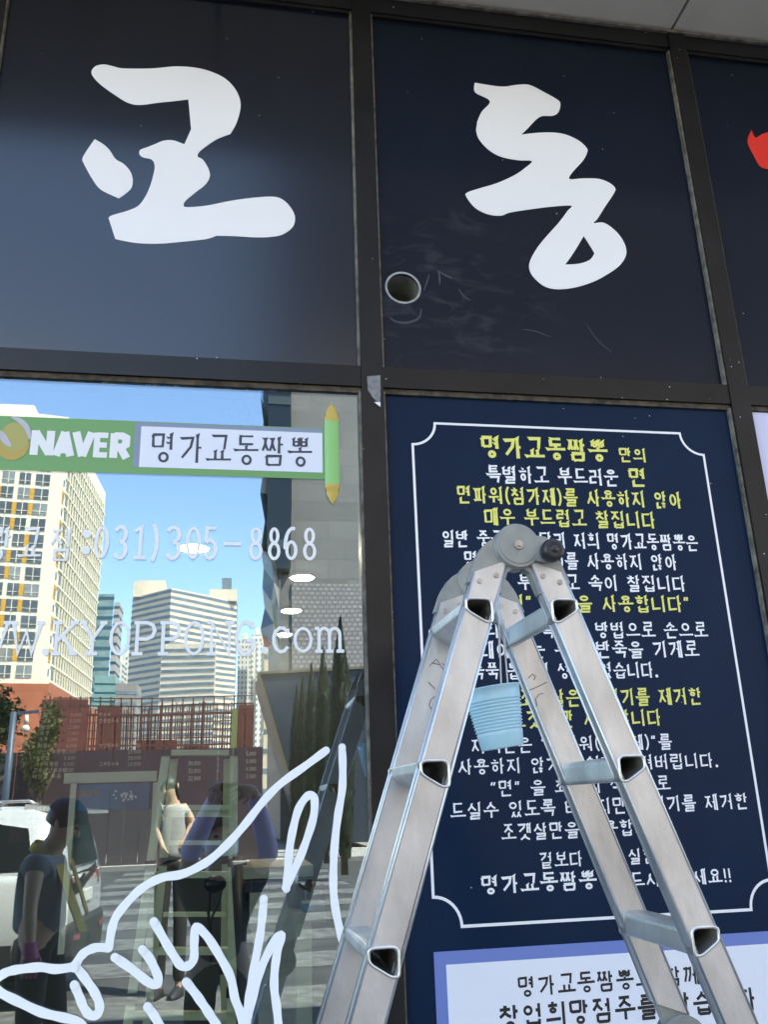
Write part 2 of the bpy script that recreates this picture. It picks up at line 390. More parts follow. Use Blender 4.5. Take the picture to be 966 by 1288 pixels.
def syllable(ch):
    k = ord(ch)-0xAC00
    a, v, t = LS[k//588], VS[(k % 588)//28], TS[k % 28]
    out = []
    vert = 'ㅏㅐㅑㅒㅓㅔㅕㅖㅣ'; hor = 'ㅗㅛㅜㅠㅡ'
    f0 = .4 if t else 0
    l = lambda *p: ('l', list(p))
    def vstem(v, x, yb, yt):
        r = [l((x, yt), (x-.005, yb))]; m = (yb+yt)/2
        if v == 'ㅏ': r.append(l((x, m+.02), (x+.16, m+.03)))
        if v == 'ㅑ': r += [l((x, m+.14), (x+.16, m+.15)), l((x, m-.08), (x+.16, m-.07))]
        if v == 'ㅓ': r.append(l((x-.16, m), (x, m+.02)))
        if v == 'ㅕ': r += [l((x-.17, m+.12), (x, m+.13)), l((x-.17, m-.06), (x, m-.05))]
        if v in 'ㅐㅒ': r += [l((x+.16, yt+.01), (x+.155, yb-.02)), l((x, m), (x+.16, m+.01))]
        if v in 'ㅔㅖ': r += [l((x+.15, yt+.01), (x+.145, yb-.02)), l((x-.14, m), (x, m+.01))]
        return r
    if v in vert:
        x = .74 if v in 'ㅏㅑ' else .7 if v in 'ㅐㅒㅔㅖ' else .8
        cr = {'ㅓ': .5, 'ㅕ': .5, 'ㅔ': .48, 'ㅖ': .48, 'ㅐ': .54, 'ㅒ': .54}.get(v, .58)
        if t: out += consonant(a, .06, .5, cr, .94, True)+vstem(v, x, .42, 1.0)
        else: out += consonant(a, .06, .16, cr, .86, True)+vstem(v, x, .0, 1.0)
    elif v in hor:
        up = v in 'ㅗㅛ'
        if t: cb, ct = (.7, .99); by = .5 if up else .56
        else: cb, ct = (.5, .97) if up else (.58, .98); by = .14 if up else .44
        if v == 'ㅡ': cb, ct, by = (.64, .98, .48) if t else (.44, .95, .2)
        out += consonant(a, .22, cb, .78, ct, False)
        out.append(l((.0, by-.01), (1.0, by+.015)))
        sx = {'ㅗ': [.5], 'ㅛ': [.36, .64], 'ㅜ': [.5], 'ㅠ': [.36, .64], 'ㅡ': []}[v]
        for s in sx:
            if up: out.append(l((s, cb-.04 if a != 'ㅇ' else cb-.01), (s, by)))
            else: out.append(l((s, by), (s-.01, .36 if t else .02)))
    else:
        hv = {'ㅘ': 'ㅗ', 'ㅙ': 'ㅗ', 'ㅚ': 'ㅗ', 'ㅝ': 'ㅜ', 'ㅞ': 'ㅜ', 'ㅟ': 'ㅜ', 'ㅢ': 'ㅡ'}[v]
        vv = {'ㅘ': 'ㅏ', 'ㅙ': 'ㅐ', 'ㅚ': 'ㅣ', 'ㅝ': 'ㅓ', 'ㅞ': 'ㅔ', 'ㅟ': 'ㅣ', 'ㅢ': 'ㅣ'}[v]
        z = .4 if t else 0
        s = 1-z
        by = z+s*(.2 if hv == 'ㅗ' else .4 if hv == 'ㅜ' else .26)
        out += consonant(a, .12, z+s*.52, .58, z+s*.95, False)
        out.append(l((.0, by-.01), (.7, by+.02)))
        if hv == 'ㅗ': out.append(l((.35, z+s*.5), (.35, by)))
        if hv == 'ㅜ': out.append(l((.34, by), (.32, z+s*.08)))
        if vv == 'ㅓ': out += [l((.84, 1), (.835, z)), l((.62, z+s*.24), (.84, z+s*.25))]
        else: out += vstem(vv, .84 if vv == 'ㅣ' else .8, z, 1.0)
    if t:
        if t == 'ㅇ': out += [('o', .52, .16, .21, .18)]
        else: out += consonant(t, .2, .0, .82, .33, False)
    return out

def arc(cx, cy, rx, ry, a0, a1, n=9):
    return [(cx+rx*math.cos(R(a0+(a1-a0)*i/n)), cy+ry*math.sin(R(a0+(a1-a0)*i/n))) for i in range(n+1)]
def G(ch):
    l = lambda *p: ('l', list(p))
    D = {
     '0': [('o', .5, .5, .46, .5)],
     '1': [l((.2, .84), (.55, .97), (.55, 0)), l((.2, .03), (.9, .03))],
     '2': [l(*(arc(.48, .72, .4, .27, 160, -35)+[(.1, .04)])), l((.08, .04), (.95, .04))],
     '3': [l(*arc(.45, .75, .38, .23, 155, -90)), l(*arc(.45, .27, .42, .25, 90, -155))],
     '4': [l((.95, .3), (.05, .3), (.7, 1), (.7, 0))],
     '5': [l((.85, .96), (.22, .96), (.16, .52)), l(*arc(.45, .31, .42, .28, 135, -150))],
     '6': [('o', .5, .3, .44, .3), l(*arc(.62, .42, .56, .55, 75, 190))],
     '7': [l((.05, .96), (.92, .96), (.35, 0))],
     '8': [('o', .5, .74, .37, .26), ('o', .5, .27, .45, .28)],
     '9': [('o', .5, .7, .44, .3), l(*arc(.38, .58, .56, .55, -105, 10))],
     ')': [l(*arc(-.5, .5, 1.1, .72, 52, -52))],
     '(': [l(*arc(1.5, .5, 1.1, .72, 128, 232))],
     '-': [l((0, .48), (1, .48))],
     ':': [('d', .5, .75, .13), ('d', .5, .25, .13)],
     '.': [('d', .4, .08, .11)],
     ',': [l((.5, .12), (.35, -.12))],
     '!': [l((.5, 1), (.5, .3)), ('d', .5, .08, .09)],
     '“': [l((.2, .72), (.36, .95)), l((.55, .72), (.71, .95))],
     '”': [l((.3, .96), (.2, .72)), l((.62, .96), (.52, .72))],
     'W': [l((.02, .97), (.26, .02), (.5, .72), (.74, .02), (.98, .97)), l((-.1, .97), (.16, .97)), l((.84, .97), (1.1, .97))],
     'K': [l((.17, .97), (.17, .03)), l((.86, .97), (.2, .42)), l((.42, .58), (.9, .03)), l((0, .97), (.36, .97)), l((0, .03), (.36, .03)), l((.68, .97), (1, .97)), l((.7, .03), (1.02, .03))],
     'Y': [l((.08, .97), (.5, .48), (.92, .97)), l((.5, .5), (.5, .03)), l((-.04, .97), (.24, .97)), l((.76, .97), (1.04, .97)), l((.28, .03), (.72, .03))],
     'O': [('o', .5, .5, .5, .52)],
     'P': [l((.2, .03), (.2, .97)), l((.05, .97), (.6, .97), (.84, .9), (.93, .73), (.84, .55), (.6, .47), (.2, .47)), l((0, .03), (.46, .03))],
     'N': [l((.17, .03), (.17, .97), (.83, .03), (.83, .97)), l((0, .97), (.2, .97)), l((0, .03), (.34, .03)), l((.66, .97), (1, .97))],
     'G': [l(*(arc(.5, .5, .46, .5, 38, 322))), l((.86, .18), (.86, .42)), l((.55, .42), (1.02, .42)), l((.86, .82), (.86, .98))],
     'c': [l(*arc(.5, .5, .46, .5, 40, 325)), l((.87, .72), (.87, .95))],
     'o': [('o', .5, .5, .5, .53)],
     'm': [l((.12, .97), (.12, .03)), l(*([(.12, .7)]+arc(.31, .72, .19, .25, 150, 0)+[(.5, .03)])), l(*([(.5, .7)]+arc(.69, .72, .19, .25, 150, 0)+[(.88, .03)])), l((-.03, .97), (.12, .97)), l((-.02, .03), (.25, .03)), l((.37, .03), (.63, .03)), l((.75, .03), (1.03, .03))],
     'bN': [l((.14, 0), (.14, 1)), l((.86, 0), (.86, 1)), l((.14, .95), (.86, .05))],
     'bA': [l((.12, 0), (.5, .98)), l((.5, .98), (.88, 0)), l((.25, .25), (.75, .25))],
     'bV': [l((.12, 1), (.5, .02)), l((.5, .02), (.88, 1))],
     'bE': [l((.15, 0), (.15, 1)), l((.15, .9), (.92, .9)), l((.15, .5), (.86, .5)), l((.15, .1), (.92, .1))],
     'bR': [l((.15, 0), (.15, 1)), l((.15, .9), (.6, .9), (.82, .82), (.82, .55), (.6, .45), (.15, .45)), l((.5, .45), (.9, 0))],
    }
    return D.get(ch, [])
def put(mb, strokes, fn, wd, asp, depth0, style='brush', mi=0):
    """asp = width / height of the cell; letter space is stretched so strokes keep an even weight"""
    for i, s in enumerate(strokes):
        dp = depth0+.00007*i
        fn2 = lambda u, v, d: fn(u/asp, v, d)
        if s[0] == 'l':
            pts = [(a*asp, b) for a, b in s[1]]
            dx, dy = abs(pts[-1][0]-pts[0][0]), abs(pts[-1][1]-pts[0][1])
            k = len(pts)
            if style == 'brush':
                base = wd*(.8 if dx > dy and k == 2 else 1.02)
                if k == 2:
                    tt = min(.3, .16/max(.05, math.hypot(dx, dy)))
                    m = (pts[0][0]+(pts[1][0]-pts[0][0])*tt, pts[0][1]+(pts[1][1]-pts[0][1])*tt)
                    pts = [pts[0], m, pts[1]]; ws = [base*1.5, base*.86, base*1.05]
                else: ws = [base*1.1]+[base*.95]*(k-2)+[base*.85]
                ribbon(mb, pts, ws, fn2, dp, mi, True)
            else:
                ribbon(mb, pts, [wd]*k, fn2, dp, mi)
        elif s[0] == 'o': ring(mb, s[1]*asp, s[2], s[3]*asp, s[4], wd*.92, fn2, dp, mi=mi)
        elif s[0] == 'd': ring(mb, s[1]*asp, s[2], s[3], s[3], s[3]*.98, fn2, dp, 12, mi=mi)
def adv(ch): return {' ': .5, '(': .42, ')': .42, '“': .5, '”': .5, '!': .3, '.': .35, ',': .3, ':': .35}.get(ch, .62 if ch.isdigit() else 1.0)
def text(name, s, xa, xb, zc, h, y, m, parent, wd=.13, style='brush', fill=.9, mb=None, mirror=False):
    """one row of writing between world x = xa and xb, centred on height zc, on the plane Y = y"""
    own = mb is None
    mb = mb or MB()
    tot = sum(adv(c) for c in s); cw = (xb-xa)/tot; x = xa
    for c in s:
        a = adv(c)*cw
        if own and c == ' ' and mb.f:                     # each word is a piece of its own
            mb.build(name, m, parent, recalc=False); mb = MB()
        if c != ' ':
            hang = 0xAC00 <= ord(c) <= 0xD7A3
            st = syllable(c) if hang else G(c)
            x0 = x+a*(1-fill)/2; ww = a*fill
            hh = h if hang else h*.92
            fn = lambda u, v, d, x0=x0, ww=ww, hh=hh: (x0+u*ww, y-d, zc-hh/2+v*hh)
            put(mb, st, fn, wd, ww/hh, .0003, style if hang or style != 'brush' else 'gothic')
        x += a
    return mb.build(name, m, parent, recalc=False) if own else mb
def text_px(name, s, x0, y0, x1, y1, hpx, y, m, parent, **k):
    a = P(x0, y0, y); b = P(x1, y1, y)
    mx, my = (x0+x1)/2, (y0+y1)/2; hpx *= .95
    h = P(mx, my-hpx/2, y).z-P(mx, my+hpx/2, y).z
    return text(name, s, a.x, b.x, (a.z+b.z)/2, h, y, m, parent, **k)
def glyph_px(mb, g, x0, ytop, x1, ybot, y, wd, depth=.0003):
    a = P(x0, (ytop+ybot)/2, y); b = P(x1, (ytop+ybot)/2, y); mx = (x0+x1)/2
    zt = P(mx, ytop, y).z; zb = P(mx, ybot, y).z
    fn = lambda u, v, d: (a.x+u*(b.x-a.x), y-d, zb+v*(zt-zb))
    put(mb, g, fn, wd, (b.x-a.x)/(zt-zb), depth, 'gothic')
def smooth_loop(pts, corners, n=5):
    """closed Catmull-Rom through pts; points whose index is in corners stay sharp"""
    out = []; k = len(pts)
    for i in range(k):
        p0, p1, p2, p3 = pts[i-1], pts[i], pts[(i+1) % k], pts[(i+2) % k]
        if i in corners: p0 = p1
        if (i+1) % k in corners: p3 = p2
        for t in [j/n for j in range(n)]:
            out.append(tuple(.5*((2*p1[q])+(-p0[q]+p2[q])*t+(2*p0[q]-5*p1[q]+4*p2[q]-p3[q])*t*t+(-p0[q]+3*p1[q]-3*p2[q]+p3[q])*t**3) for q in (0, 1)))
    return out
def smooth_path(pts, n=6):
    out = []; k = len(pts)
    for i in range(k-1):
        p0, p1, p2, p3 = pts[max(i-1, 0)], pts[i], pts[i+1], pts[min(i+2, k-1)]
        for t in [j/n for j in range(n)]:
            out.append(tuple(.5*((2*p1[q])+(-p0[q]+p2[q])*t+(2*p0[q]-5*p1[q]+4*p2[q]-p3[q])*t*t+(-p0[q]+3*p1[q]-3*p2[q]+p3[q])*t**3) for q in (0, 1)))
    return out+[tuple(pts[-1])]

# ================================================================== THE SHOP BUILDING
ZT0, ZT1, ZPT = EYE+1.119, EYE+1.183, EYE+2.495           # transom bottom / top, top of the sign panels
ZS = P(800, 26.6, 2.19).z                                 # soffit
BAY, ML, MR = 1.1375, .3426, .4055                        # bay pitch, left mullion edges
bld = thing('shop_building', 'dark shop building whose overhanging floor and pale soffit cover the signs', 'building', (0, 2.2, 0))
upper = mat('dark_cladding', (.1, .1, .105), .6, var=.15, vscale=1.2)
dark_in = mat('dark_plaster', (.055, .06, .055), .8, var=.2, vscale=2)
b = MB(); b.box(-26, 34, 1.42, 20, ZS+.06, 13.5); b.build('upper_floors', upper, bld)
jx = P(857, 33, 2.15).x
for i in range(-5, 7):
    q = MB(); q.box(jx+(i-1)*1.6+.005, jx+i*1.6-.005, 1.40, 2.24, ZS, ZS+.05); q.build('soffit_panel', soffit_m, bld)
q = MB(); q.box(-26, 34, 1.395, 2.3, ZS+.055, ZS+.058); q.build('soffit_backing', ink_k, bld)
# room behind the glass
floor_in = mat('shop_floor', (.12, .12, .11), .3, var=.15, vscale=3)
ceil_in = mat('shop_ceiling', (.16, .16, .15), .8)
b = MB(); b.box(-7, 2.5, 7.4, 7.5, .0, 3.0); b.build('rear_wall', dark_in, bld)
b = MB(); b.box(-7.1, -7, 2.41, 7.5, 0, 3.0); b.build('side_wall', dark_in, bld)
b = MB(); b.box(2.5, 2.56, 2.41, 7.5, 0, 3.0); b.build('side_wall', dark_in, bld)
b = MB(); b.box(-7, 2.5, 2.41, 7.4, 2.9, 2.96); b.build('shop_ceiling', ceil_in, bld)
b = MB(); b.box(-7, 2.5, 2.345, 7.4, -.02, .012); b.build('shop_floor', floor_in, bld)
b = MB(); b.box(-26, 34, 2.36, 2.40, ZT0+.04, ZS+.05); b.box(.41, 34, 2.36, 2.40, 0, ZT0); b.box(-26, -7, 2.36, 2.40, 0, ZT0); b.build('backing_wall', dark_in, bld)

fr = thing('facade_frame', 'black metal grid of mullions and transoms holding the signs and the window', 'frame', (ML, 2.2, 0))
for i in range(-4, 7):
    x0, x1 = ML+i*BAY, MR+i*BAY
    z0 = ZT0 if i == -1 else 0.0
    m = MB(); m.box(x0, x1, 2.200, 2.33, z0, ZS-.012)
    o = m.build('mullion', frame_m, fr)
    for (xa, xb) in ((x0-.0075, x0-.0005), (x1+.0005, x1+.0055)):
        s = MB()
        s.box(xa, xb, 2.2065, 2.2225, ZT1, ZPT, 0)
        if not (i == -1): s.box(xa, xb, 2.2085, 2.2225, .1, ZT0-.012, 0)
        s.build('sealant_bead', bead_m, o)
for i in range(-4, 6):
    x0, x1 = MR+i*BAY+.0005, ML+(i+1)*BAY-.0005
    m = MB(); m.box(x0, x1, 2.204, 2.33, ZT0, ZT1); t = m.build('transom', frame_m, fr)
    g = MB(); g.box(x0, x1, 2.213, 2.2215, ZT0-.016, ZT0-.0005); g.build('gasket', rust_m, t)
    m = MB(); m.box(x0, x1, 2.206, 2.33, ZPT+.014, ZS-.022); m.box(x0, x1, 2.2105, 2.23, ZPT, ZPT+.0135); m.build('top_rail', frame_m, fr)
    m = MB(); m.box(x0, x1, 2.204, 2.33, 0, .1); m.build('bottom_rail', frame_m, fr)
m = MB(); m.box(-4.5, 8, 2.196, 2.33, ZS-.021, ZS-.0125); m.build('head_trim', bead_m, fr)

# sign panels of the upper row
def sign_root(i, label):
    return thing('sign_panel', label, 'sign', (MR+i*BAY, YG, ZT1), 'navy sign panels above the transom')
def panel_geo(i, holes=()):
    x0, x1 = MR+i*BAY+.001, ML+(i+1)*BAY-.001
    m = MB()
    m.slab([[(x0, YG, ZT1+.0005), (x1, YG, ZT1+.0005), (x1, YG, ZPT-.0005), (x0, YG, ZPT-.0005)]]+list(holes), (0, .012, 0))
    return m
def px_loop(pts, ox, oy, sc, y): return [P(ox+a/sc, oy+b/sc, y) for a, b in pts]
KYO = [(229,180),(240,166),(262,162),(285,167),(310,172),(380,172),(440,167),(490,170),(530,180),(565,197),(590,222),(603,250),(604,275),(594,310),(579,337),(545,350),(515,370),(500,383),(497,394),(510,402),(524,425),(527,445),(515,465),(490,485),(468,503),(461,515),(470,521),(520,517),(580,505),(640,497),(690,495),(715,505),(735,528),(742,550),(735,572),(710,590),(680,596),(640,597),(590,594),(543,593),(520,601),(460,608),(400,613),(350,612),(310,606),(289,601),(272,548),(282,541),(320,530),(350,515),(372,480),(385,440),(388,415),(380,401),(360,396),(350,388),(352,377),(370,370),(390,362),(410,354),(435,353),(463,363),(480,325),(473,250),(440,254),(400,258),(350,264),(320,258),(290,240),(255,215),(235,195)]
KYO2 = [(237,350),(258,362),(275,378),(290,400),(310,412),(326,430),(333,450),(330,472),(315,487),(298,499),(265,484),(245,470),(225,440),(210,412),(206,400),(215,382)]
DONG = [(289,191),(350,200),(385,196),(415,196),(450,213),(480,230),(487,240),(483,258),(470,267),(445,268),(430,277),(410,298),(396,311),(430,307),(470,306),(500,311),(530,325),(548,342),(549,352),(540,370),(520,392),(508,408),(511,414),(540,412),(575,413),(600,422),(614,435),(610,448),(590,478),(573,505),(564,515),(585,514),(605,525),(625,545),(638,570),(638,592),(622,615),(590,637),(560,652),(520,664),(480,668),(450,661),(425,640),(415,620),(418,600),(435,570),(460,540),(485,512),(505,485),(512,475),(470,477),(420,483),(370,491),(350,498),(320,495),(290,480),(270,455),(271,445),(300,435),(340,423),(380,405),(405,388),(421,372),(390,370),(350,362),(320,345),(298,320),(292,300),(295,280),(305,258),(324,233),(290,213)]
DONGH = [(541,545),(551,560),(566,585),(555,600),(530,609),(498,611),(510,595),(525,572)]
YL = YG-.0012
s = sign_root(-1, 'navy sign panel with the large white brush character 교')
panel_geo(-1).build('panel', sign_left_m, s)
m = MB()
m.slab([px_loop(smooth_loop(KYO, {14, 39, 45, 46, 61, 62, 63}), 0, 0, 2, YL)], (0, .001, 0))
m.slab([px_loop(smooth_loop(KYO2, {0, 9}), 0, 0, 2, YL)], (0, .001, 0))
m.build('brush_character', white_v, s)
s = sign_root(0, 'navy sign panel with the large white brush character 동 and a cable hole')
hc = P(507, 362, YG); hr = abs(P(528, 362, YG).x-P(486.5, 362, YG).x)/2
circ = lambda r, y: [(hc.x+r*math.cos(2*math.pi*k/32), y, hc.z+r*math.sin(2*math.pi*k/32)) for k in range(32)]
sm = smear_panel('scuffed_navy_sign', (.004, .0085, .019), (hc.x+.13-(MR), 0, hc.z-.05-ZT1), .5, .09, .28, .08)
panel_geo(0, [circ(hr, YG)]).build('panel', sm, s)
m = MB()
m.slab([px_loop(smooth_loop(DONG, {0, 12, 48, 67, 68}), 440, 0, 1.8365, YL), px_loop(smooth_loop(DONGH, {0, 2, 5}), 440, 0, 1.8365, YL)], (0, .001, 0))
m.build('brush_character', white_v, s)
hole_in = mat('hole_lining', (.2, .205, .18), .7, var=.3, vscale=20)
m = MB(); m.grid([circ(hr*1.0, YG+.012), circ(hr*1.0, YG+.17)], 0, True, True); m.face(circ(hr, YG+.17)); o = m.build('cable_hole', hole_in, s)
m = MB(); m.slab([circ(hr*1.09, YG-.0012), circ(hr*.965, YG-.0012)], (0, .003, 0)); m.build('hole_rim', mat('dull_rim', (.32, .33, .33), .6, .3, var=.3, vscale=60), o)
m = MB(); m.ball((hc.x-.012, YG+.06, hc.z-hr*.8), .005, seg=8, rings=6); m.build('screw', mat('rusty_screw', (.12, .05, .02), .8), o)
# faint wiped marks
scuff_m = mat('dust_smear', (.04, .048, .06), .8)
def arcpx(pts): return smooth_path(pts)
for k, (pts, wd) in enumerate([([(490,399),(497,404),(510,406),(522,403),(528,398),(530,388)], 3.2), ([(551,340),(553,348),(553,358)], 2.6), ([(552,341),(560,346),(569,350)], 2.4), ([(540,345),(537,355),(533,366)], 2.0), ([(577,363),(583,372),(592,378)], 1.6), ([(657,414),(675,417),(693,424)], 1.2), ([(738,408),(752,428),(770,443)], 1.3)]):
    pp = arcpx(pts); nn = len(pp); m = MB()
    W = [.35*wd+.65*wd*math.sin(math.pi*(i+.5)/nn) for i in range(nn)]
    ribbon(m, pp, W, lambda u, v, d: P(u, v, YG-d), .0003+.0001*k)
    m.build('scuff_mark', scuff_m, s, recalc=False)
s = sign_root(1, 'navy sign panel at the far right edge with part of a red brush character')
panel_geo(1).build('panel', smear_panel('navy_sign_far', (.004, .0085, .019), (0, 0, 0), .4, 0, .28, .08), s)
RED = [(946,163),(951,173),(961,168),(985,163),(1012,176),(1004,200),(1030,240),(1012,250),(985,222),(972,214),(958,210),(949,196),(941,178)]
m = MB(); m.slab([[P(a, c, YL) for a, c in smooth_loop(RED, {0})]], (0, .001, 0)); m.build('brush_character', red_v, s)
for i, lb in ((-2, 'blank navy sign panel left of the white 교 panel'), (2, 'blank navy sign panel right of the red character panel')):
    s = sign_root(i, lb); panel_geo(i).build('panel', sign_left_m, s)

# ------------------------------------------------------------------ information board under the sign 동
ib = thing('information_board', 'tall navy board of yellow and white Korean writing inside a white line border', 'sign', (MR, YG, .1))
x0, x1 = MR+.001, ML+BAY-.001
m = MB(); m.box(x0, x1, YG, YG+.012, .1, ZT0-.0165); m.build('board', navy_board, ib)
fL, fR, fT, fB, rr = .4872, 1.373, EYE+1.0213, EYE-.2835, .067
bp = []
for cx, cz, a0, a1 in ((fL, fT, 0, -90), (fL, fB, 90, 0), (fR, fB, 180, 90), (fR, fT, 270, 180)):
    bp += [(cx+rr*math.cos(R(a0+(a1-a0)*k/10)), cz+rr*math.sin(R(a0+(a1-a0)*k/10))) for k in range(11)]
def inset(loop, t):
    out = []; k = len(loop)
    for i in range(k):
        a, b_, c = Vector(loop[i-1]), Vector(loop[i]), Vector(loop[(i+1) % k])
        n1 = Vector((-(b_-a).y, (b_-a).x)).normalized(); n2 = Vector((-(c-b_).y, (c-b_).x)).normalized()
        n = (n1+n2).normalized(); out.append(tuple(b_+n*t/max(.5, n.dot(n1))))
    return out
m = MB()
ou = inset(bp, -.0035); inn = inset(bp, .0035)
for i in range(len(bp)):
    j = (i+1) % len(bp)
    m.face([(*(ou[i][0], YG-.0004, ou[i][1]),), (inn[i][0], YG-.0004, inn[i][1]), (inn[j][0], YG-.0004, inn[j][1]), (ou[j][0], YG-.0004, ou[j][1])])
m.build('border_line', white_v, ib)
ROWS = [('명가교동짬뽕', 604,560, 766,569, 28, 'y', .15), ('만의', 778,571, 814,574, 18, 'y', .14),
 ('특별하고 부드러운', 611,595, 779,602, 22, 'w', .13), ('면', 790,600, 815,601, 23, 'y', .15),
 ('면파워(첨가제)를 사용하지 않아', 574,621, 859,630, 22, 'y', .13), ('매우 부드럽고 찰집니다', 608,649, 826,655, 22, 'y', .13),
 ('일반 중국집과 달리 저희 명가교동짬뽕은', 555,677, 879,683, 21, 'w', .125), ('면파워(첨가제)를 사용하지 않아', 583,703, 853,708, 21, 'w', .125),
 ('매우 부드럽고 속이 찰집니다', 600,731, 864,735, 21, 'w', .125), ('“찰진” 반죽을 사용합니다”', 606,757, 870,761, 22, 'y', .13),
 ('저희만의 특별한 방법으로 손으로', 588,793, 891,792, 21, 'w', .125), ('치대야하는 수타 반죽을 기계로', 580,819, 880,815, 22, 'w', .125),
 ('쭉쭉 뽑아서 성형하였습니다.', 592,845, 829,842, 21, 'w', .125), ('조갯살은 찌꺼기를 제거한', 652,881, 884,873, 22, 'y', .13),
 ('조갯살만 사용합니다', 641,907, 833,901, 22, 'y', .13), ('저희면은 “면파워(첨가제)”를', 592,940, 846,931, 20, 'w', .125),
 ('사용하지 않기에 쉽게 퍼져버립니다.', 575,965, 905,956, 20, 'w', .125), ('“면” 을 최고의 식감으로', 616,993, 844,984, 20, 'w', .125),
 ('드실수 있도록 바쁘지만 찌꺼기를 제거한', 566,1024, 942,1004, 21, 'w', .125), ('조갯살만을 사용합니다', 630,1048, 836,1038, 21, 'w', .125),
 ('겉보다 속이 실한', 678,1083, 826,1075, 20, 'w', .125), ('명가교동짬뽕', 604,1113, 752,1107, 24, 'w', .15), ('드시러오세요!!', 792,1107, 921,1101, 20, 'w', .14)]
for s_, a, b_, c, d, h, col, wd in ROWS:
    text_px('lettering', s_, a, b_, c, d, h, YG, ink_y if col == 'y' else white_v, ib, wd=wd)

# notice fixed on the lower part of the board
A = P(545.5, 1201.5, YG); nz1 = EYE-.3345; nx0 = A.x; nx1 = 1.44; nz0 = nz1-.62
nb = thing('notice_sign', 'white notice with a periwinkle blue border and black writing below the navy board text', 'sign', (nx0, YG, nz0))
peri = mat('periwinkle_print', (.13, .2, .5), .5)
paper = mat('pale_print', (.74, .76, .83), .5, var=.02, vscale=2)
m = MB(); m.box(nx0, nx1, YG-.003, YG-.0006, nz0, nz1); m.build('backing_sheet', peri, nb)
m = MB(); m.box(nx0+.028, nx1-.028, YG-.0036, YG-.0031, nz0+.028, nz1-.028); m.build('paper', paper, nb)
text_px('lettering', '명가교동짬뽕과 함께', 650,1241, 882,1226, 26, YG-.0034, ink_k, nb, wd=.13, style='gothic')
text_px('lettering', '창업희망점주를 찾습니다', 626,1280, 953,1256, 31, YG-.0034, ink_k, nb, wd=.14, style='gothic')
text('lettering', '031)305-8868', nx0+.3, nx1-.3, nz1-.37, .06, YG-.0034, ink_k, nb, wd=.14, style='gothic')

# pale poster in the next bay
pp = thing('wall_poster', 'plain pale lavender poster at the right edge beside the black mullion', 'poster', (MR+BAY, YG, .3))
x0, x1 = MR+BAY+.001, ML+2*BAY-.001
m = MB(); m.box(x0, x1, YG, YG+.012, .1, ZT0-.0165); m.build('board', navy_board, pp)
m = MB(); m.box(x0+.005, x1-.01, YG-.003, YG-.0006, .5, ZT0-.018); m.build('paper', mat('lavender_print', (.58, .58, .76), .5), pp)
sb = thing('blank_board', 'plain navy board two bays right of the information board', 'board', (MR+2*BAY, YG, .1))
m = MB(); m.box(MR+2*BAY+.001, ML+3*BAY-.001, YG, YG+.012, .1, ZT0-.0165); m.build('board', navy_board, sb)

# scrap of silver tape on the left mullion
tp = thing('tape_scrap', 'torn scrap of grey tape stuck on the black mullion by the window corner', 'tape', P(472, 490, 2.2))
m = MB(); tl = [P(420+a/8.05, 420+c/8.05, 2.1994) for a, c in ((335,428),(470,419),(472,560),(471,690),(440,690),(405,655),(385,632),(368,600),(345,570))]
m.slab([tl], (0, .0004, 0)); m.build('tape', mat('grey_tape', (.18, .18, .19), .5, var=.35, vscale=60, bump=.3, bscale=120), tp)
m = MB(); m.face([P(470.6, 505.7, 2.1985), P(478.5, 505.7, 2.1985), P(478.5, 512, 2.192)]); m.face([P(470.6, 505.7, 2.1985), P(478.5, 512, 2.192), P(474, 507.5, 2.1985)])
m.build('curled_tip', mat('tape_back', (.75, .75, .76), .4), tp)

# ------------------------------------------------------------------ shop window
WX0, WX1 = MR-2*BAY+.001, ML-.001
win = thing('shop_window', 'wide shop window reflecting the street, with stickers and white line drawing', 'window', (WX0, YG, .1))
m = MB(); m.box(WX0, WX1, YG, YG+.006, .1, ZT0-.0165); m.build('glass_pane', glass_m, win)
YS = YG-.0006
# scroll sticker
green = mat('green_print', (.12, .31, .105), .4); green_l = mat('light_green_print', (.22, .5, .17), .35); gold = mat('gold_print', (.5, .36, .08), .35)
box_m = mat('sticker_white', (.66, .7, .8), .4); inset_m = mat('sticker_shade_print', (.2, .25, .36), .5)
bx1 = P(411, 570, YS).x; bz1 = (P(0, 523, YS).z+P(410, 539, YS).z)/2; bz0 = (P(0, 592, YS).z+P(408, 601.5, YS).z)/2
bx0 = -1.45
m = MB(); m.box(bx0, bx1, YS, YS+.0004, bz0, bz1); st = m.build('search_bar_sticker', green, win)
a0 = P(176, 560, YS).x; a1 = P(405.5, 570, YS).x; az1 = (P(176, 536, YS).z+P(406, 545, YS).z)/2; az0 = (P(173, 587, YS).z+P(405, 595, YS).z)/2
m = MB(); m.box(a0-.016, a1, YS-.0003, YS-.0001, az0, az1+.012); m.build('shaded_edge', inset_m, st)
m = MB(); m.box(a0, a1, YS-.0008, YS-.0004, az0, az1); m.build('white_field', box_m, st)
def lathe_px(mb, cx, zs_r, y, mi=0, seg=12):
    rows = [[(cx+r*math.cos(math.pi*k/seg), y-.25*r*math.sin(math.pi*k/seg)-.0008, z) for k in range(seg+1)] for z, r in zs_r]
    mb.grid(rows, mi, True)
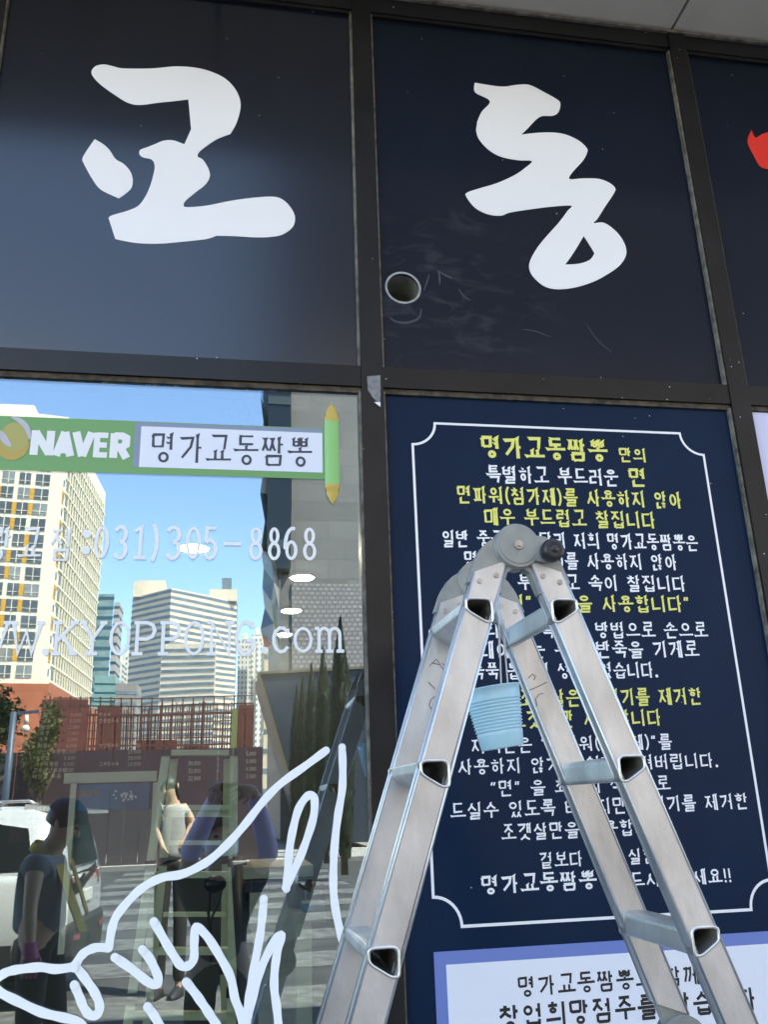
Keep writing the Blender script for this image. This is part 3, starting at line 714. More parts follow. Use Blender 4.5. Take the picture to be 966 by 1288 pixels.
for cx in (P(417.5, 570, YS).x, bx0-.012):
    hw = .0205
    t0, t1 = P(417, 530, YS).z, P(417, 609.5, YS).z
    m = MB(); lathe_px(m, cx, [(t0, hw), (t1, hw)], YS); o = m.build('roller', green_l, st)
    m = MB()
    f0, f1 = P(417, 508, YS).z, P(417, 634, YS).z
    lathe_px(m, cx, [(t0, hw), (t0+.012, hw*1.02), (t0+.014, hw*.85), (t0+(f0-t0)*.5, hw*.8), (t0+(f0-t0)*.8, hw*.45), (f0, .001)], YS)
    lathe_px(m, cx, [(t1, hw), (t1-.012, hw*1.02), (t1-.014, hw*.85), (t1+(f1-t1)*.5, hw*.8), (t1+(f1-t1)*.8, hw*.45), (f1, .001)], YS)
    m.build('finial', gold, o)
m = MB()
for g, xa, xb in (('bN', 39.2, 66.5), ('bA', 68.5, 92), ('bV', 91, 117), ('bE', 118.5, 136.5), ('bR', 139.5, 162)):
    mid = (xa+xb)/2; yo = (mid-100)*.038
    glyph_px(m, G(g), xa, 543.5+yo, xb, 574.5+yo, YS, .29 if g != 'bE' else .22, .0009)
m.build('lettering', glassletter_m, st)
text_px('lettering', '명가교동짬뽕', 187.5, 561, 394, 570, 38, YS-.001, ink_n, st, wd=.085)
# round bowl-and-noodle mark at the left end
mk = MB()
c0 = P(17, 552, YS)
def fnm(u, v, d): return (c0.x+u, YS-.0009-d, c0.z+v)
ring(mk, .0, .0, .036, .047, .036, fnm, 0, mi=0)
mk2 = MB()
ribbon(mk2, arc(0, -.004, .037, .044, 175, 355, 14), [.004+.02*math.sin(math.pi*i/14) for i in range(15)], fnm, .0003)
mk3 = MB()
ribbon(mk3, smooth_path([(-.06, .02), (-.035, .012), (-.02, -.006), (-.006, -.022)]), [.004+.014*math.sin(math.pi*(i+1)/20) for i in range(19)], fnm, .0006)
ribbon(mk3, smooth_path([(-.012, .062), (.012, .05), (.03, .03), (.04, .0)]), [.003+.012*math.sin(math.pi*(i+1)/20) for i in range(19)], fnm, .0007)
e = mk.build('emblem', mat('olive_print', (.36, .33, .09), .4), st, recalc=False)
mk2.build('emblem_swirl', mat('mustard_print', (.42, .30, .06), .4), st, recalc=False)
mk3.build('emblem_spoon', mat('silver_print', (.42, .42, .47), .35), st, recalc=False)
# telephone row
m = MB()
for g, xa, xb in (('0',117,137.5),('3',143,160.5),('1',164.5,186),(')',189.5,202),('3',208.5,228),('0',232.5,253),('5',256,273.5),('-',281,303),('8',312,331),('8',336,353.5),('6',357.5,375),('8',380,398.5),(':',103.5,112.5)):
    mid = (xa+xb)/2; yo = (mid-250)*.008
    t, bo = 662.5+yo, 703.5+yo
    glyph_px(m, G(g), xa, t, xb, bo, YS, .105)
m.build('phone_number', glassletter_m, win, recalc=False)
text_px('branch_name', '광교점', -22, 684, 96, 684, 43, YS, glassletter_m, win, wd=.085, fill=.74)
m = MB()
for g, xa, xb in (('W',-30,8),('W',14,50),('K',65,97),('Y',100,132),('O',137,163.5),('P',166,196),('P',199,227),('O',231,257),('N',260,294),('G',296,321)):
    glyph_px(m, G(g), xa, 782, xb, 823.5, YS, .105)
glyph_px(m, G('W'), -74, 782, -36, 823.5, YS, .105)
glyph_px(m, G('.'), 53, 782, 66, 823.5, YS, .105); glyph_px(m, G('.'), 327.5, 782, 341, 821, YS, .105)
for g, xa, xb in (('c',343,364.5),('o',369,393),('m',397,431.5)): glyph_px(m, G(g), xa, 789.5, xb, 820, YS, .135)
m.build('web_address', glassletter_m, win, recalc=False)
# white line drawing
z2 = lambda L: [(a/2, 860+c/2) for a, c in L]
z4 = lambda L: [(200+a/4.39, 1060+c/4.39) for a, c in L]
PATHS = [z2([(820,168),(770,205),(705,252),(660,298),(615,355),(570,405),(520,448),(460,478),(410,487),(370,505),(335,533),(295,580),(281,615),(273,664)]),
 z2([(273,664),(240,664),(215,674),(199,690),(186,714)]), z2([(186,712),(140,718),(100,713),(50,718),(20,724),(0,735),(-30,762)]),
 z2([(186,708),(212,740),(236,775),(249,805),(246,829),(228,834),(212,818),(200,790),(186,757)]), z2([(-20,760),(0,777),(40,797),(100,825),(150,838),(190,848),(215,870)]),
 z2([(288,688),(330,717),(375,752),(395,754),(396,735),(378,695),(357,668)]), z2([(386,598),(410,640),(435,682),(455,709),(475,708),(487,690),(488,650),(492,613),(520,635),(555,690),(580,740),(590,790),(605,830),(612,872)]),
 z4([(148,768),(205,840),(250,905),(290,965),(325,1020)]), [(185,1266),(192,1275),(202,1292)],
 z4([(577,310),(570,400),(555,520),(525,680),(505,800),(490,900),(480,1020)]), z4([(490,960),(525,820),(560,700),(605,600),(640,535),(675,512),(655,590),(638,700),(635,800),(648,900),(660,1020)]),
 z2([(860,160),(862,215),(860,270),(850,330),(842,400),(838,480),(840,540),(850,600),(864,655)]), z2([(720,515),(724,465),(728,415),(738,360),(752,312),(774,282),(790,288),(788,335),(770,395),(746,455),(718,512)])]
m = MB()
for k, L in enumerate(PATHS):
    W2 = [(P(a, c, YS).x, P(a, c, YS).z) for a, c in smooth_path(L)]
    fl = lambda u, v, d: (u, YS-d, v)
    ribbon(m, W2, [.0188+.001*math.sin(i*.9+k) for i in range(len(W2))], fl, .0003+.0001*k, step=.00002)
    for q_, e in enumerate((W2[0], W2[-1])): ring(m, e[0], e[1], .0093, .0093, .0092, fl, .0023+.00005*k+.001*q_, 14)
m.build('line_drawing', mat('white_cut_vinyl', (.84, .85, .86), .5), win, recalc=False)
# ================================================================== THE LADDER
LN = Vector((.4889-.055*.016, 1.4076+.016, EYE+.4193))                   # centre of the near hinge
ax = Vector((-.013, .9999, 0)); ux = Vector((.9999, .013, 0)); uz = Vector((0, 0, 1))
LWID = .243
def LP(x, y, z): return LN+ux*x+ax*y+uz*z
lad = thing('folding_ladder', 'worn aluminium folding ladder standing open in front of the shop window and board', 'ladder', (LN.x, LN.y+.12, 0))
SL = .344
CA = 1/math.sqrt(1+SL*SL); SA = SL*CA
HOLE = [(-.0215, .0135), (-.019, .0155), (.017, .0165), (.0205, .014), (.0205, -.016), (.017, -.0205), (.011, -.0205), (-.0195, -.0035), (-.0215, .001)]
RZ = [-.112, -.3755, -.639, -1.03, -1.2935, -1.557, -1.82]
def rounded(poly, k=.3, n=4):
    out = []; c = len(poly)
    for i in range(c):
        a, b_, d = [Vector(poly[j % c]) for j in (i-1, i, i+1)]
        p, q = b_.lerp(a, k), b_.lerp(d, k)
        for j in range(n+1):
            t = j/n; out.append(tuple(p*(1-t)**2+b_*2*t*(1-t)+q*t*t))
    return out
HOLE = rounded([(-.0215, .0165), (.0205, .0165), (.0205, -.0205), (.009, -.0205), (-.0215, -.002)], .26)
def lin(poly, k): # grow a polygon about its centre
    cx = sum(p[0] for p in poly)/len(poly); cz = sum(p[1] for p in poly)/len(poly)
    return [(cx+(p[0]-cx)*k, cz+(p[1]-cz)*k) for p in poly]
ZJ = -.835
for sgn in (-1, 1):
    cxl = lambda z: sgn*(.0375+SL*-z)
    def leg_pt(z, v, y): return LP(cxl(z)+v*CA, y, z+sgn*-v*SA*-1 if False else z-sgn*v*SA)
    for y0, near in ((0, True), (LWID, False)):
        segs = [(-.036, ZJ+.05), (ZJ-.05, -EYE-.4193+.02)]
        m = MB()
        for za, zb in segs:
            hw = .0318; th = .0125
            ha = [LP(sgn*0, 0, 0)]
            quad = [leg_pt(za, -hw, y0-th), leg_pt(za, hw, y0-th), leg_pt(zb, hw, y0-th), leg_pt(zb, -hw, y0-th)]
            holes = []
            for rz in RZ:
                if zb < rz < za: holes.append([LP(cxl(rz)-sgn*a, y0-th, rz+c) for a, c in lin(HOLE, 1.12)])
            m.slab([quad]+holes, ax*(2*th))
        o = m.build('stile', alu, lad)
        m = MB()
        for za, zb in segs:
            for v in (-.0318, .0318):
                for yy in (y0-.0125, y0+.0125):
                    m.tube([leg_pt(za, v, yy), leg_pt(zb, v, yy)], .0021, 8)
        m.build('edge_bead', alu, o)
        m = MB()
        for z, vs in ((-.058, (-.0155, .0165)),):
            for v in vs:
                yy = y0-.0125 if near else y0-.0125
                c = leg_pt(z, v, yy-.001)
                m.tube([c+ax*.0015, c-ax*.0018], [.0052, .0045], 12)
                m.tube([c-ax*.0018, c-ax*.0022], .0022, 8)
        m.build('rivet', steel_m, o)
        # rubber foot
        m = MB(); f0 = leg_pt(-EYE-.4193+.07, 0, y0); zf = -EYE-.4193
        m.hexa([leg_pt(zf, v, y0+d) for v, d in ((-.042, -.02), (.042, -.02), (.042, .02), (-.042, .02))] if False else [LP(cxl(zf)+v, y0+d, zf) for v, d in ((-.042, -.02), (.042, -.02), (.042, .02), (-.042, .02))],
               [LP(cxl(zf+.07)+v, y0+d, zf+.07) for v, d in ((-.037, -.018), (.037, -.018), (.037, .018), (-.037, .018))])
        m.build('rubber_foot', rubber_m, o)
        # middle joint
        m = MB(); c = leg_pt(ZJ, 0, y0)
        m.tube([c-ax*.021, c+ax*.021], .040, 28)
        m.tube([c-ax*.024, c-ax*.02], [.012, .014], 16); m.tube([c+ax*.02, c+ax*.024], [.014, .012], 16)
        q = [leg_pt(z, v, y0-.009) for z, v in ((ZJ+.07, -.028), (ZJ+.07, .028), (ZJ-.07, .028), (ZJ-.07, -.028))]
        m.slab([q], ax*.018)
        m.build('joint', hinge_m, lad)
    # rungs
    for rz in RZ:
        m = MB()
        outer = [(cxl(rz)-sgn*a, rz+c) for a, c in lin(HOLE, 1.12)]
        inner = [(cxl(rz)-sgn*a, rz+c) for a, c in lin(HOLE, .97)]
        ya, yb = -.0135, LWID+.0135
        m.grid([[LP(a, ya, c) for a, c in outer], [LP(a, yb, c) for a, c in outer]], 0, False, True)
        m.grid([[LP(a, ya, c) for a, c in inner], [LP(a, yb, c) for a, c in inner]], 1, False, True)
        for yy in (ya, yb):
            m.grid([[LP(a, yy, c) for a, c in inner], [LP(a, yy, c) for a, c in outer]], 0, False, True)
        o = m.build('rung', [alu, alu_in] , lad)
        for yy in (ya, yb):                               # flared lip of the tube at each end
            m = MB()
            lp = [LP(cxl(rz)-sgn*a, yy, rz+c) for a, c in lin(HOLE, 1.08)]
            m.tube(lp+[lp[0], lp[1]], .0024, 6, cap=False)
            m.build('flared_lip', alu_lip, o)
# top hinges
for y0, fs in ((0, -1), (LWID, 1)):
    hg = MB()
    yd = y0+fs*.0135
    hg.tube([LP(0, yd-fs*.03, 0), LP(0, yd+fs*.004, 0)], .0405, 48)
    hg.tube([LP(0, yd+fs*.004, 0), LP(0, yd+fs*.0065, 0)], [.0405, .0385], 48, cap=True)
    hg.tube([LP(0, yd+fs*.004, 0), LP(0, yd+fs*.0085, 0)], [.0345, .033], 48, cap=True)
    h = hg.build('hinge', hinge_m, lad)
    m = MB(); m.tube([LP(0, yd+fs*.0085, 0), LP(0, yd+fs*.0115, 0)], [.0085, .0078], 20); m.tube([LP(0, yd+fs*.0115, 0), LP(0, yd+fs*.0145, 0)], [.0045, .0035], 14); m.build('hinge_pin', steel_m, h)
    for sgn in (-1, 1):
        pl = [(-.0785, -.0265), (-.0725, -.016), (-.063, -.002), (-.053, .0075), (-.043, .0135), (-.03, .017), (0, .015), (.012, -.01), (0, -.036), (-.012, -.041), (-.0208, -.0465), (-.0345, -.085), (-.093, -.064)]
        m = MB()
        m.slab([[LP(-sgn*a, y0-.0108, c) for a, c in pl]], ax*.0216)
        m.build('hinge_plate', hinge_m, h)
    m = MB()                                              # spring lock with round knob
    m.slab([[LP(a, yd-fs*.002, c) for a, c in ((.028, .018), (.05, .016), (.062, .006), (.062, -.02), (.05, -.03), (.03, -.028))]], ax*(fs*.011))
    lk = m.build('lock_slide', hinge_m, h)
    m = MB()
    kc = (.0545, -.0135)
    prof = [(.008, .012), (.0115, .014), (.0125, .0185), (.02, .0198), (.031, .0192), (.0355, .0165), (.0365, .011), (.0352, .009), (.0352, .006), (.0365, .0055), (.0368, .0015)]
    rows = []
    for d, r_ in prof:
        rows.append([LP(kc[0]+(r_*(1+.035*(k % 2) if r_ > .012 else r_/r_*1))*math.cos(2*math.pi*k/44), yd+fs*d, kc[1]+r_*(1+.035*(k % 2) if r_ > .012 else 1)*math.sin(2*math.pi*k/44)) if r_ > .012 else
                     LP(kc[0]+r_*math.cos(2*math.pi*k/44), yd+fs*d, kc[1]+r_*math.sin(2*math.pi*k/44)) for k in range(44)])
    m.grid(rows, 0, True, True); m.face(rows[-1])
    m.build('knob', rubber_m, lk)
# felt-pen marks on the far stiles
pen = mat('felt_pen', (.06, .06, .065), .7)
m = MB()
def pen_px(pts):
    for k in range(len(pts)-1): pass
    return pts
def penmark(pts, sgn):
    cxl = lambda z: sgn*(.0375+SL*-z)
    yy = LWID-.0125-.0006
    L = []
    for a, c in pts:
        d = ray(a, c); o = LP(0, yy, 0)-Vector((0, 0, EYE)); t = o.dot(ax)/d.dot(ax)
        L.append(Vector((0, 0, EYE))+d*t)
    m.tube(L, .0007, 5)
for pts in ([(540,838),(549,829),(558,842)], [(544,834),(553,836)], [(539,858),(547,866)], [(560,838),(556,834)], [(547,876),(542,880),(540,887),(543,892)]): penmark(pts, -1)
for pts in ([(665,853),(670,848),(674,850),(672,855)], [(664,869),(676,864),(688,858)], [(676,888),(674,879),(679,873),(684,872)]): penmark(pts, 1)
m.build('pen_mark', pen, lad)

# ------------------------------------------------------------------ blue cup on a cord
ct = P(618, 865.5, 1.53); cb = P(632.4, 941, 1.53)
adir = (cb-ct); ch = adir.length; adir.normalize()
e1 = Vector((0, 1, 0)); e1 = (e1-adir*e1.dot(adir)).normalized(); e2 = adir.cross(e1)
cup = thing('hanging_cup', 'light blue ribbed plastic cup hanging tilted on a cord inside the ladder', 'cup', tuple(cb))
def cring(t, r): return [ct+adir*(ch*t)+(e1*math.cos(2*math.pi*k/40)+e2*math.sin(2*math.pi*k/40))*r for k in range(40)]
r0, r1 = .0505, .0375
pf = [(-.0, r0*.965), (-.008, r0*.985), (-.008, r0*1.015), (.012, r0*1.015), (.02, r0*.995)]
for i in range(0, 41):
    t = .2+.54*i/40; pf.append((t, (r0+(r1-r0)*t)+.0016*math.sin(i*math.pi/2)))
pf += [(.78, r0+(r1-r0)*.78), (.985, r1), (1.0, r1*.97)]
m = MB(); m.grid([cring(t, r) for t, r in pf], 0, True, True); m.face(cring(1.0, r1*.97)); m.build('cup_wall', cup_m, cup)
m = MB(); m.grid([cring(0, r0*.965), cring(.96, r1*.93)], 0, True, True); m.face(cring(.96, r1*.93)); m.build('cup_inside', cup_in, cup)
top = P(627, 742, 1.62)
s1 = P(631, 864, 1.49); s2 = P(639, 862, 1.5)
cord_m = mat('bead_cord', (.62, .61, .57), .5)
cord = MB()
for s_, tx in ((s1, P(628, 780, 1.56)), (s2, P(632.5, 780, 1.56))):
    pts = [top, tx, s_+Vector((0, 0, .012)), s_-Vector((0, 0, .006))]
    cord.tube(pts, .0014, 6)
    n = 26
    for k in range(n):
        t = k/(n-1); p = tx.lerp(s_+Vector((0, 0, .035)), t*.8); cord.ball(p, .0025, seg=6, rings=4)
cord.build('hanging_cord', cord_m, cup)
# ================================================================== INSIDE THE SHOP
def C(px, py, z):                                         # where a photo ray meets the height z
    d = ray(px, py); t = (z-EYE)/d.z
    return Vector((d.x*t, d.y*t, z))
lamp_e = mat('lamp_glow', (1, .95, .85), .5, emit=((1, .93, .8), 26))
lamp_w = mat('lamp_rim', (.7, .7, .7), .4)
for (px, py, wpx, lb) in ((243, 690, 33, 'round white ceiling lamp reflecting above the web address, leftmost of the lit lamps'), (380, 727, 27, 'round lit ceiling lamp under the last digits of the phone number'),
                      (366, 768.5, 23, 'round lit ceiling lamp between phone number and web address at the right'), (358, 798, 17, 'smallest round lit ceiling lamp, behind the letter c of the web address')):
    c = C(px, py, 2.885); r_ = wpx/2/FPX*c.length
    t = thing('ceiling_lamp', lb, 'lamp', tuple(c), 'lit ceiling lamps inside the shop')
    m = MB(); m.tube([c+Vector((0, 0, .014)), c], [r_*1.08, r_*1.08], 32); m.build('lamp_rim', lamp_w, t)
    m = MB(); m.tube([c-Vector((0, 0, .001)), c-Vector((0, 0, .004))], [r_*.97, r_*.9], 32); m.build('lamp_disc', lamp_e, t)

# menu board on the rear wall
YM = 6.0
cream = mat('menu_lettering', (.5, .48, .42), .6)
maroon = mat('menu_maroon', (.028, .008, .01), .5)
mz1, mz0 = P(180, 892, YM).z, P(180, 1052, YM).z
mx0, mx1 = P(20, 960, YM).x, P(332, 960, YM).x
mb_ = thing('menu_board', 'dark red menu board with pale rows of dishes and prices on the rear wall', 'menu', ((mx0+mx1)/2, YM, mz0))
m = MB(); m.box(mx0, mx1, YM+.003, YM+.04, mz0, mz1); m.build('board', maroon, mb_)
m = MB()
MENU1 = [('짬뽕', '9,000'), ('교동짬뽕', '8,000'), ('굴짬뽕', '12,000'), ('짜장', '7,000'), ('우동', '7,000'), ('해물짜장', '8,000'), ('삼선해물짬뽕', '10,000'), ('볶음밥', '8,500'), ('새우볶음밥', '9,500'), ('고추삼선볶음밥', '9,500'), ('해산물 볶음', '')]
for i, (a, c) in enumerate(MENU1):
    y = 899+i*7.75; xl = 54-i*1.45
    text_px('x', a, xl, y, xl+6.2*len(a), y, 5.6, YM, cream, None, mb=m)
    if c: text_px('x', c, 100-i*1.1-4*len(c)*.62, y, 102-i*1.1, y, 5.4, YM, cream, None, mb=m)
for i, (a, c) in enumerate([('탕수육', ''), ('깐풍탕수육', ''), ('', ''), ('', ''), ('', ''), ('양장탕수육', '18,000'), ('', '17,000'), ('', '19,000'), ('고추탕수육', '18,000')]):
    y = 899+i*7.75
    if a: text_px('x', a, 124, y, 124+5*len(a), y, 5.4, YM, cream, None, mb=m)
    if c: text_px('x', c, 160, y, 177, y, 5.4, YM, cream, None, mb=m)
for i, c in enumerate(('30,000', '33,000', '32,000')): text_px('x', c, 236, 960+i*9.5, 252, 960+i*9.5, 6, YM, cream, None, mb=m)
for i, c in enumerate(('5,000', '5,000', '4,000', '2,000')): text_px('x', c, 309, 948+i*9.5, 322, 948+i*9.5, 5.6, YM, cream, None, mb=m)
for i, a in enumerate(('해물짬뽕', '차돌짬뽕', '냉면', '냉콩국수')): text_px('x', a, 33, 1018+i*7.8, 33+6.2*len(a), 1018+i*7.8, 5.6, YM, cream, None, mb=m)
m.build('dish_list', cream, mb_, recalc=False)

# cream framed display stand with a blue poster
YK = 4.3
kc = P(140, 1040, YK)
ks = thing('display_stand', 'cream framed display stand with a blue sea poster, seen behind the glass', 'stand', (kc.x, YK, 0))
crm = mat('cream_frame', (.68, .68, .52), .5, var=.08)
def pxbox(m, x0, y0, x1, y1, y, t): 
    a = P((x0+x1)/2, y0, y); b_ = P((x0+x1)/2, y1, y)
    m.box(P(x0, (y0+y1)/2, y).x, P(x1, (y0+y1)/2, y).x, y, y+t, b_.z, a.z)
m = MB(); pxbox(m, 80, 971, 196, 984, YK, .05); pxbox(m, 80, 984.3, 88, 1200, YK, .05); pxbox(m, 187, 984.3, 196, 1200, YK, .05); m.build('stand_frame', crm, ks)
m = MB(); pxbox(m, 88.3, 1019, 186.7, 1200, YK+.02, .01); m.build('grey_panel', mat('grey_green_panel', (.12, .14, .12), .5), ks)
m = MB(); pxbox(m, 88.3, 986, 186.7, 1018.7, YK+.018, .01); ps = m.build('poster', mat('sea_poster', (.05, .19, .34), .5, var=.4, vscale=4), ks)
text_px('lettering', '바다이야기', 90, 996, 123, 1000, 9, YK+.017, mat('ochre_print', (.5, .3, .1), .5), ps)
m = MB()
for i in range(26):
    a, c = 148+random.gauss(12, 9), 998+random.gauss(3, 3.5)
    ring(m, P(a, c, YK).x, P(a, c, YK).z, .005, .005, .0048, lambda u, v, d: (u, YK+.0165-d, v), .00005*i, 6)
m.build('white_blossom', white_v, ps, recalc=False)

# step ladder standing inside
YA = 3.45
sa = thing('step_ladder', 'pale green step ladder with black corner joints standing inside behind the glass', 'ladder', (P(250, 1200, YA).x, YA, 0))
sg = mat('pale_green_metal', (.74, .8, .54), .45, .2, var=.1, vscale=8)
def down(p, q, y0, y1):                                   # stile through two photo points, on to the floor
    a, b_ = P(*p, y0), P(*q, y1); d = b_-a; return a, a+d*((a.z-.01)/(a.z-b_.z))
for p, q, y0, y1 in (((209, 946), (163, 1270), YA, YA-.12), ((294, 946), (291, 1270), YA, YA-.12), ((219, 950), (186, 1270), YA+.1, YA+.4), ((286, 950), (281, 1270), YA+.1, YA+.4)):
    a, c = down(p, q, y0, y1); m = MB(); m.bar(a, c, .03, .022, ref=(0, 1, 0)); o = m.build('stile', sg, sa)
    m = MB()
    for t in (.0, .22, .45, .68): 
        p_ = a.lerp(c, t); m.bar(p_+Vector((0, -.014, .014)), p_-Vector((0, .014, .014)), .036, .03, ref=(0, 1, 0))
    m.build('corner_joint', rubber_m, o)
for y, dy, x0, x1 in ((947, 0, 207, 296), (1016, .0, 199, 293), (1024, .02, 198, 293), (1100, -.03, 187, 292), (1196, -.08, 174, 291), (1277, -.12, 161, 291)):
    m = MB(); m.bar(P(x0, y, YA+dy), P(x1, y, YA+dy), .05 if y != 1024 else .02, .02); m.build('tread', sg, sa)
for y, x0, x1 in ((1060, 213, 285), (1150, 205, 284)):
    m = MB(); m.bar(P(x0, y, YA+.2), P(x1, y, YA+.2), .016, .016); m.build('rear_brace', sg, sa)
cbm = MB(); cbm.tube([P(x, y, YA-.05) for x, y in smooth_path([(258, 1104), (263, 1120), (262, 1150), (265, 1180), (264, 1215)])], .006, 6); cbm.tube([P(x, y, YA-.06) for x, y in smooth_path([(281, 1106), (276, 1130), (268, 1150), (264, 1160)])], .005, 6); cbm.ball(P(270, 1112, YA-.06), .04, .03, .03)
tag(cbm.build('power_cable', rubber_m), 'black coiled power cable hanging over a tread of the pale green step ladder', 'cable')
# counter, boxes and a leaning pole
wood = mat('pale_wood', (.58, .54, .4), .5, var=.15, vscale=5, stretch=(1, 1, 6))
YC = 3.1
ct_ = thing('serving_counter', 'pale wooden counter with a tiled dark strip at the bottom right of the window', 'counter', (P(355, 1200, YC).x, YC, 0))
m = MB(); pxbox(m, 306, 1090, 394, 1104, YC, .5); m.build('counter_top', wood, ct_)
m = MB(); pxbox(m, 308, 1104.5, 392, 1121, YC+.03, .4); m.build('tiled_strip', tile_mat('slate_tiles', (.05, .06, .08), (.2, .2, .2), .05, .06, rot=(R(90), 0, 0), offset=0), ct_)
m = MB(); pxbox(m, 312, 1121.5, 390, 1390, YC+.02, .4); m.build('counter_front', wood, ct_)
pb = thing('pedestal', 'pale green square pedestal carrying a small blue box beside the counter', 'pedestal', (P(382, 1250, 2.9).x, 2.9, 0))
m = MB(); a = P(373, 1160, 2.85); c = P(392, 1160, 2.85); m.box(a.x, c.x, 2.85, 2.93, 0, a.z); m.build('post', sg, pb)
m = MB(); a2 = P(366, 1150, 2.84); c2 = P(408, 1150, 2.84); m.box(a2.x, c2.x, 2.80, 3.0, a.z+.002, a.z+.03); m.build('shelf', wood, pb)
bx = MB(); a = P(381, 1156, 2.82); c = P(409, 1144, 2.82); bx.box(a.x, c.x, 2.815, 2.93, a.z+.02, c.z+.02); tb = tag(bx.build('snack_box', mat('teal_card', (.05, .25, .36), .5)), 'small teal box lying on the pale green pedestal', 'box')
for (q, nm, lb, c_) in (((372, 1140), 'clay_jar', 'small brown jar standing at the left of the teal box', (.2, .11, .06)), ((397, 1136), 'clay_bowl', 'brown upturned bowl resting behind the teal box', (.25, .15, .08))):
    zz = tb.data.vertices[0].co.z
    m = MB(); cc = P(*q, 2.95); m.tube([Vector((cc.x, 2.95, a.z+.012)), Vector((cc.x, 2.95, a.z+.05)), Vector((cc.x, 2.95, a.z+.08)), Vector((cc.x, 2.95, a.z+.09))], [.022, .03, .022, .012], 18)
    tag(m.build(nm, mat(nm+'_glaze', c_, .4)), lb, 'jar' if 'jar' in nm else 'bowl')
m = MB(); m.tube([P(300, 1082, 3.3), P(316, 1330, 2.9)], .028, 10); tag(m.build('leaning_pole', mat('dark_pole', (.05, .055, .05), .5)), 'dark pole leaning between the step ladder and the counter', 'pole')
# added faceted shape under the transom, imitating the tower corner mirrored in the glass
fo = MB(); c = P(303, 508, 2.62); cc = []
prof = [(.0, .004), (.03, .05), (.09, .062), (.15, .04), (.19, .004)]
rows = [[(c.x+r_*math.cos(2*math.pi*k/6+.4*i), 2.62+r_*math.sin(2*math.pi*k/6+.4*i), c.z+.09-z) for k in range(6)] for i, (z, r_) in enumerate(prof)]
for i in range(4):
    for k in range(6):
        j = (k+1) % 6
        fo.face([rows[i][k], rows[i][j], rows[i+1][j]], random.randint(0, 2)); fo.face([rows[i][k], rows[i+1][j], rows[i+1][k]], random.randint(0, 2))
fo.tube([(c.x, 2.62, c.z+.088), (c.x, 2.62, 2.9)], .002, 5)
tag(fo.build('faceted_reflection', [mat('facet_silver', (.6, .6, .58), .15, .8), mat('facet_green', (.06, .09, .07), .2), mat('facet_grey', (.25, .27, .25), .2, .5)]), 'added faceted shape behind the glass imitating the mirrored corner of the stone tower', 'reflection')

# ================================================================== THE STREET BEHIND THE CAMERA (seen in the glass)
asphalt = mat('asphalt', (.045, .045, .047), .85, var=.4, vscale=1.5, bump=.2, bscale=80)
pave = tile_mat('pavers', (.38, .36, .33), (.2, .19, .18), .4, .2, gap=.04)
kerb_m = mat('kerb_stone', (.34, .33, .31), .8, var=.1)
paint_m = mat('road_paint', (.125, .125, .123), .75, var=.5, vscale=6)
earth = mat('far_ground', (.24, .22, .19), .95, var=.25, vscale=.05)
YK0, YK1 = -2.6, -25.0
def struct(nm, mb, m): return tag(mb.build(nm, m), kind='structure')
m = MB(); m.box(-900, 900, YK0-.15+.15, 2.34, -.25, 0); struct('pavement', m, pave)
m = MB()
for i in range(-30, 30): m.box(i*1.0+.004, i+.996, YK0-.18, YK0-.002, -.25, .004)
struct('kerb', m, kerb_m)
m = MB(); m.face([(-900, YK1, -.13), (900, YK1, -.13), (900, YK0-.18, -.13), (-900, YK0-.18, -.13)]); struct('road', m, asphalt)
m = MB(); m.face([(-3000, -4000, -.2), (3000, -4000, -.2), (3000, 900, -.2), (-3000, 900, -.2)]); struct('ground', m, earth)
m = MB(); m.box(-900, 900, YK1-6, YK1, -.25, 0); struct('far_pavement', m, pave)
m = MB()
y = -4.2
while y > YK1+1: m.face([(-2.9, y-1.0, -.126), (2.7, y-1.0, -.126), (2.7, y, -.126), (-2.9, y, -.126)]); y -= 2.05
struct('crosswalk', m, paint_m)
m = MB()
for x0 in range(-60, 60, 6):
    if not -6 < x0 < 3: m.face([(x0, -14.1, -.126), (x0+3, -14.1, -.126), (x0+3, -13.95, -.126), (x0, -13.95, -.126)])
struct('lane_marking', m, paint_m)

# hoarding across the road and the building site behind it
hoard = mat('maroon_hoarding', (.045, .026, .031), .6, var=.12, vscale=1)
hd = M(180, 943, 30)
hf = thing('site_hoarding', 'long maroon site hoarding of seamed steel panels across the road', 'hoarding', (-4, hd.y, 0))
for i in range(18):
    x0 = -16.2+i*.96
    if x0 > M(330, 960, 30).x: break
    m = MB(); m.box(x0+.01, x0+.47, hd.y, hd.y-.04, 0, hd.z); m.box(x0+.475, x0+.95, hd.y-.015, hd.y-.055, 0, hd.z-.003); m.build('panel', hoard, hf)
rb = thing('rebar_cage', 'rusty reinforcement bars and red formwork rising above the maroon hoarding', 'rebar', (M(215, 940, 36).x, M(215, 940, 36).y, 0))
rust = mat('rusty_bars', (.09, .032, .022), .8, var=.3, vscale=5)
form = mat('red_formwork', (.13, .03, .022), .7, var=.25, vscale=1.2)
m = MB(); yb = M(200, 900, 36).y
for i in range(64):
    px = 110+i*3.27+random.uniform(-.9, .9); top = 886+random.choice((0, 0, 0, 6, 12, -3))
    t = M(px, top, 36+random.uniform(0, 3)); m.bar((t.x, t.y, 0), t, .045, .045)
for y_, r_ in ((876, .04), (886, .05), (897, .09), (907, .04), (917, .04), (927, .04), (936, .07)):
    a, c = M(66 if y_ < 890 else 108, y_+2, 36), M(318, y_, 36); m.bar((a.x, yb, (a.z+c.z)/2), (c.x, yb, (a.z+c.z)/2), r_, r_)
for i in range(20):
    px = 62+i*12.9; t = M(px, 876, 36); m.bar((t.x, yb, 3), t, .05, .05)
m.build('reinforcement', rust, rb)
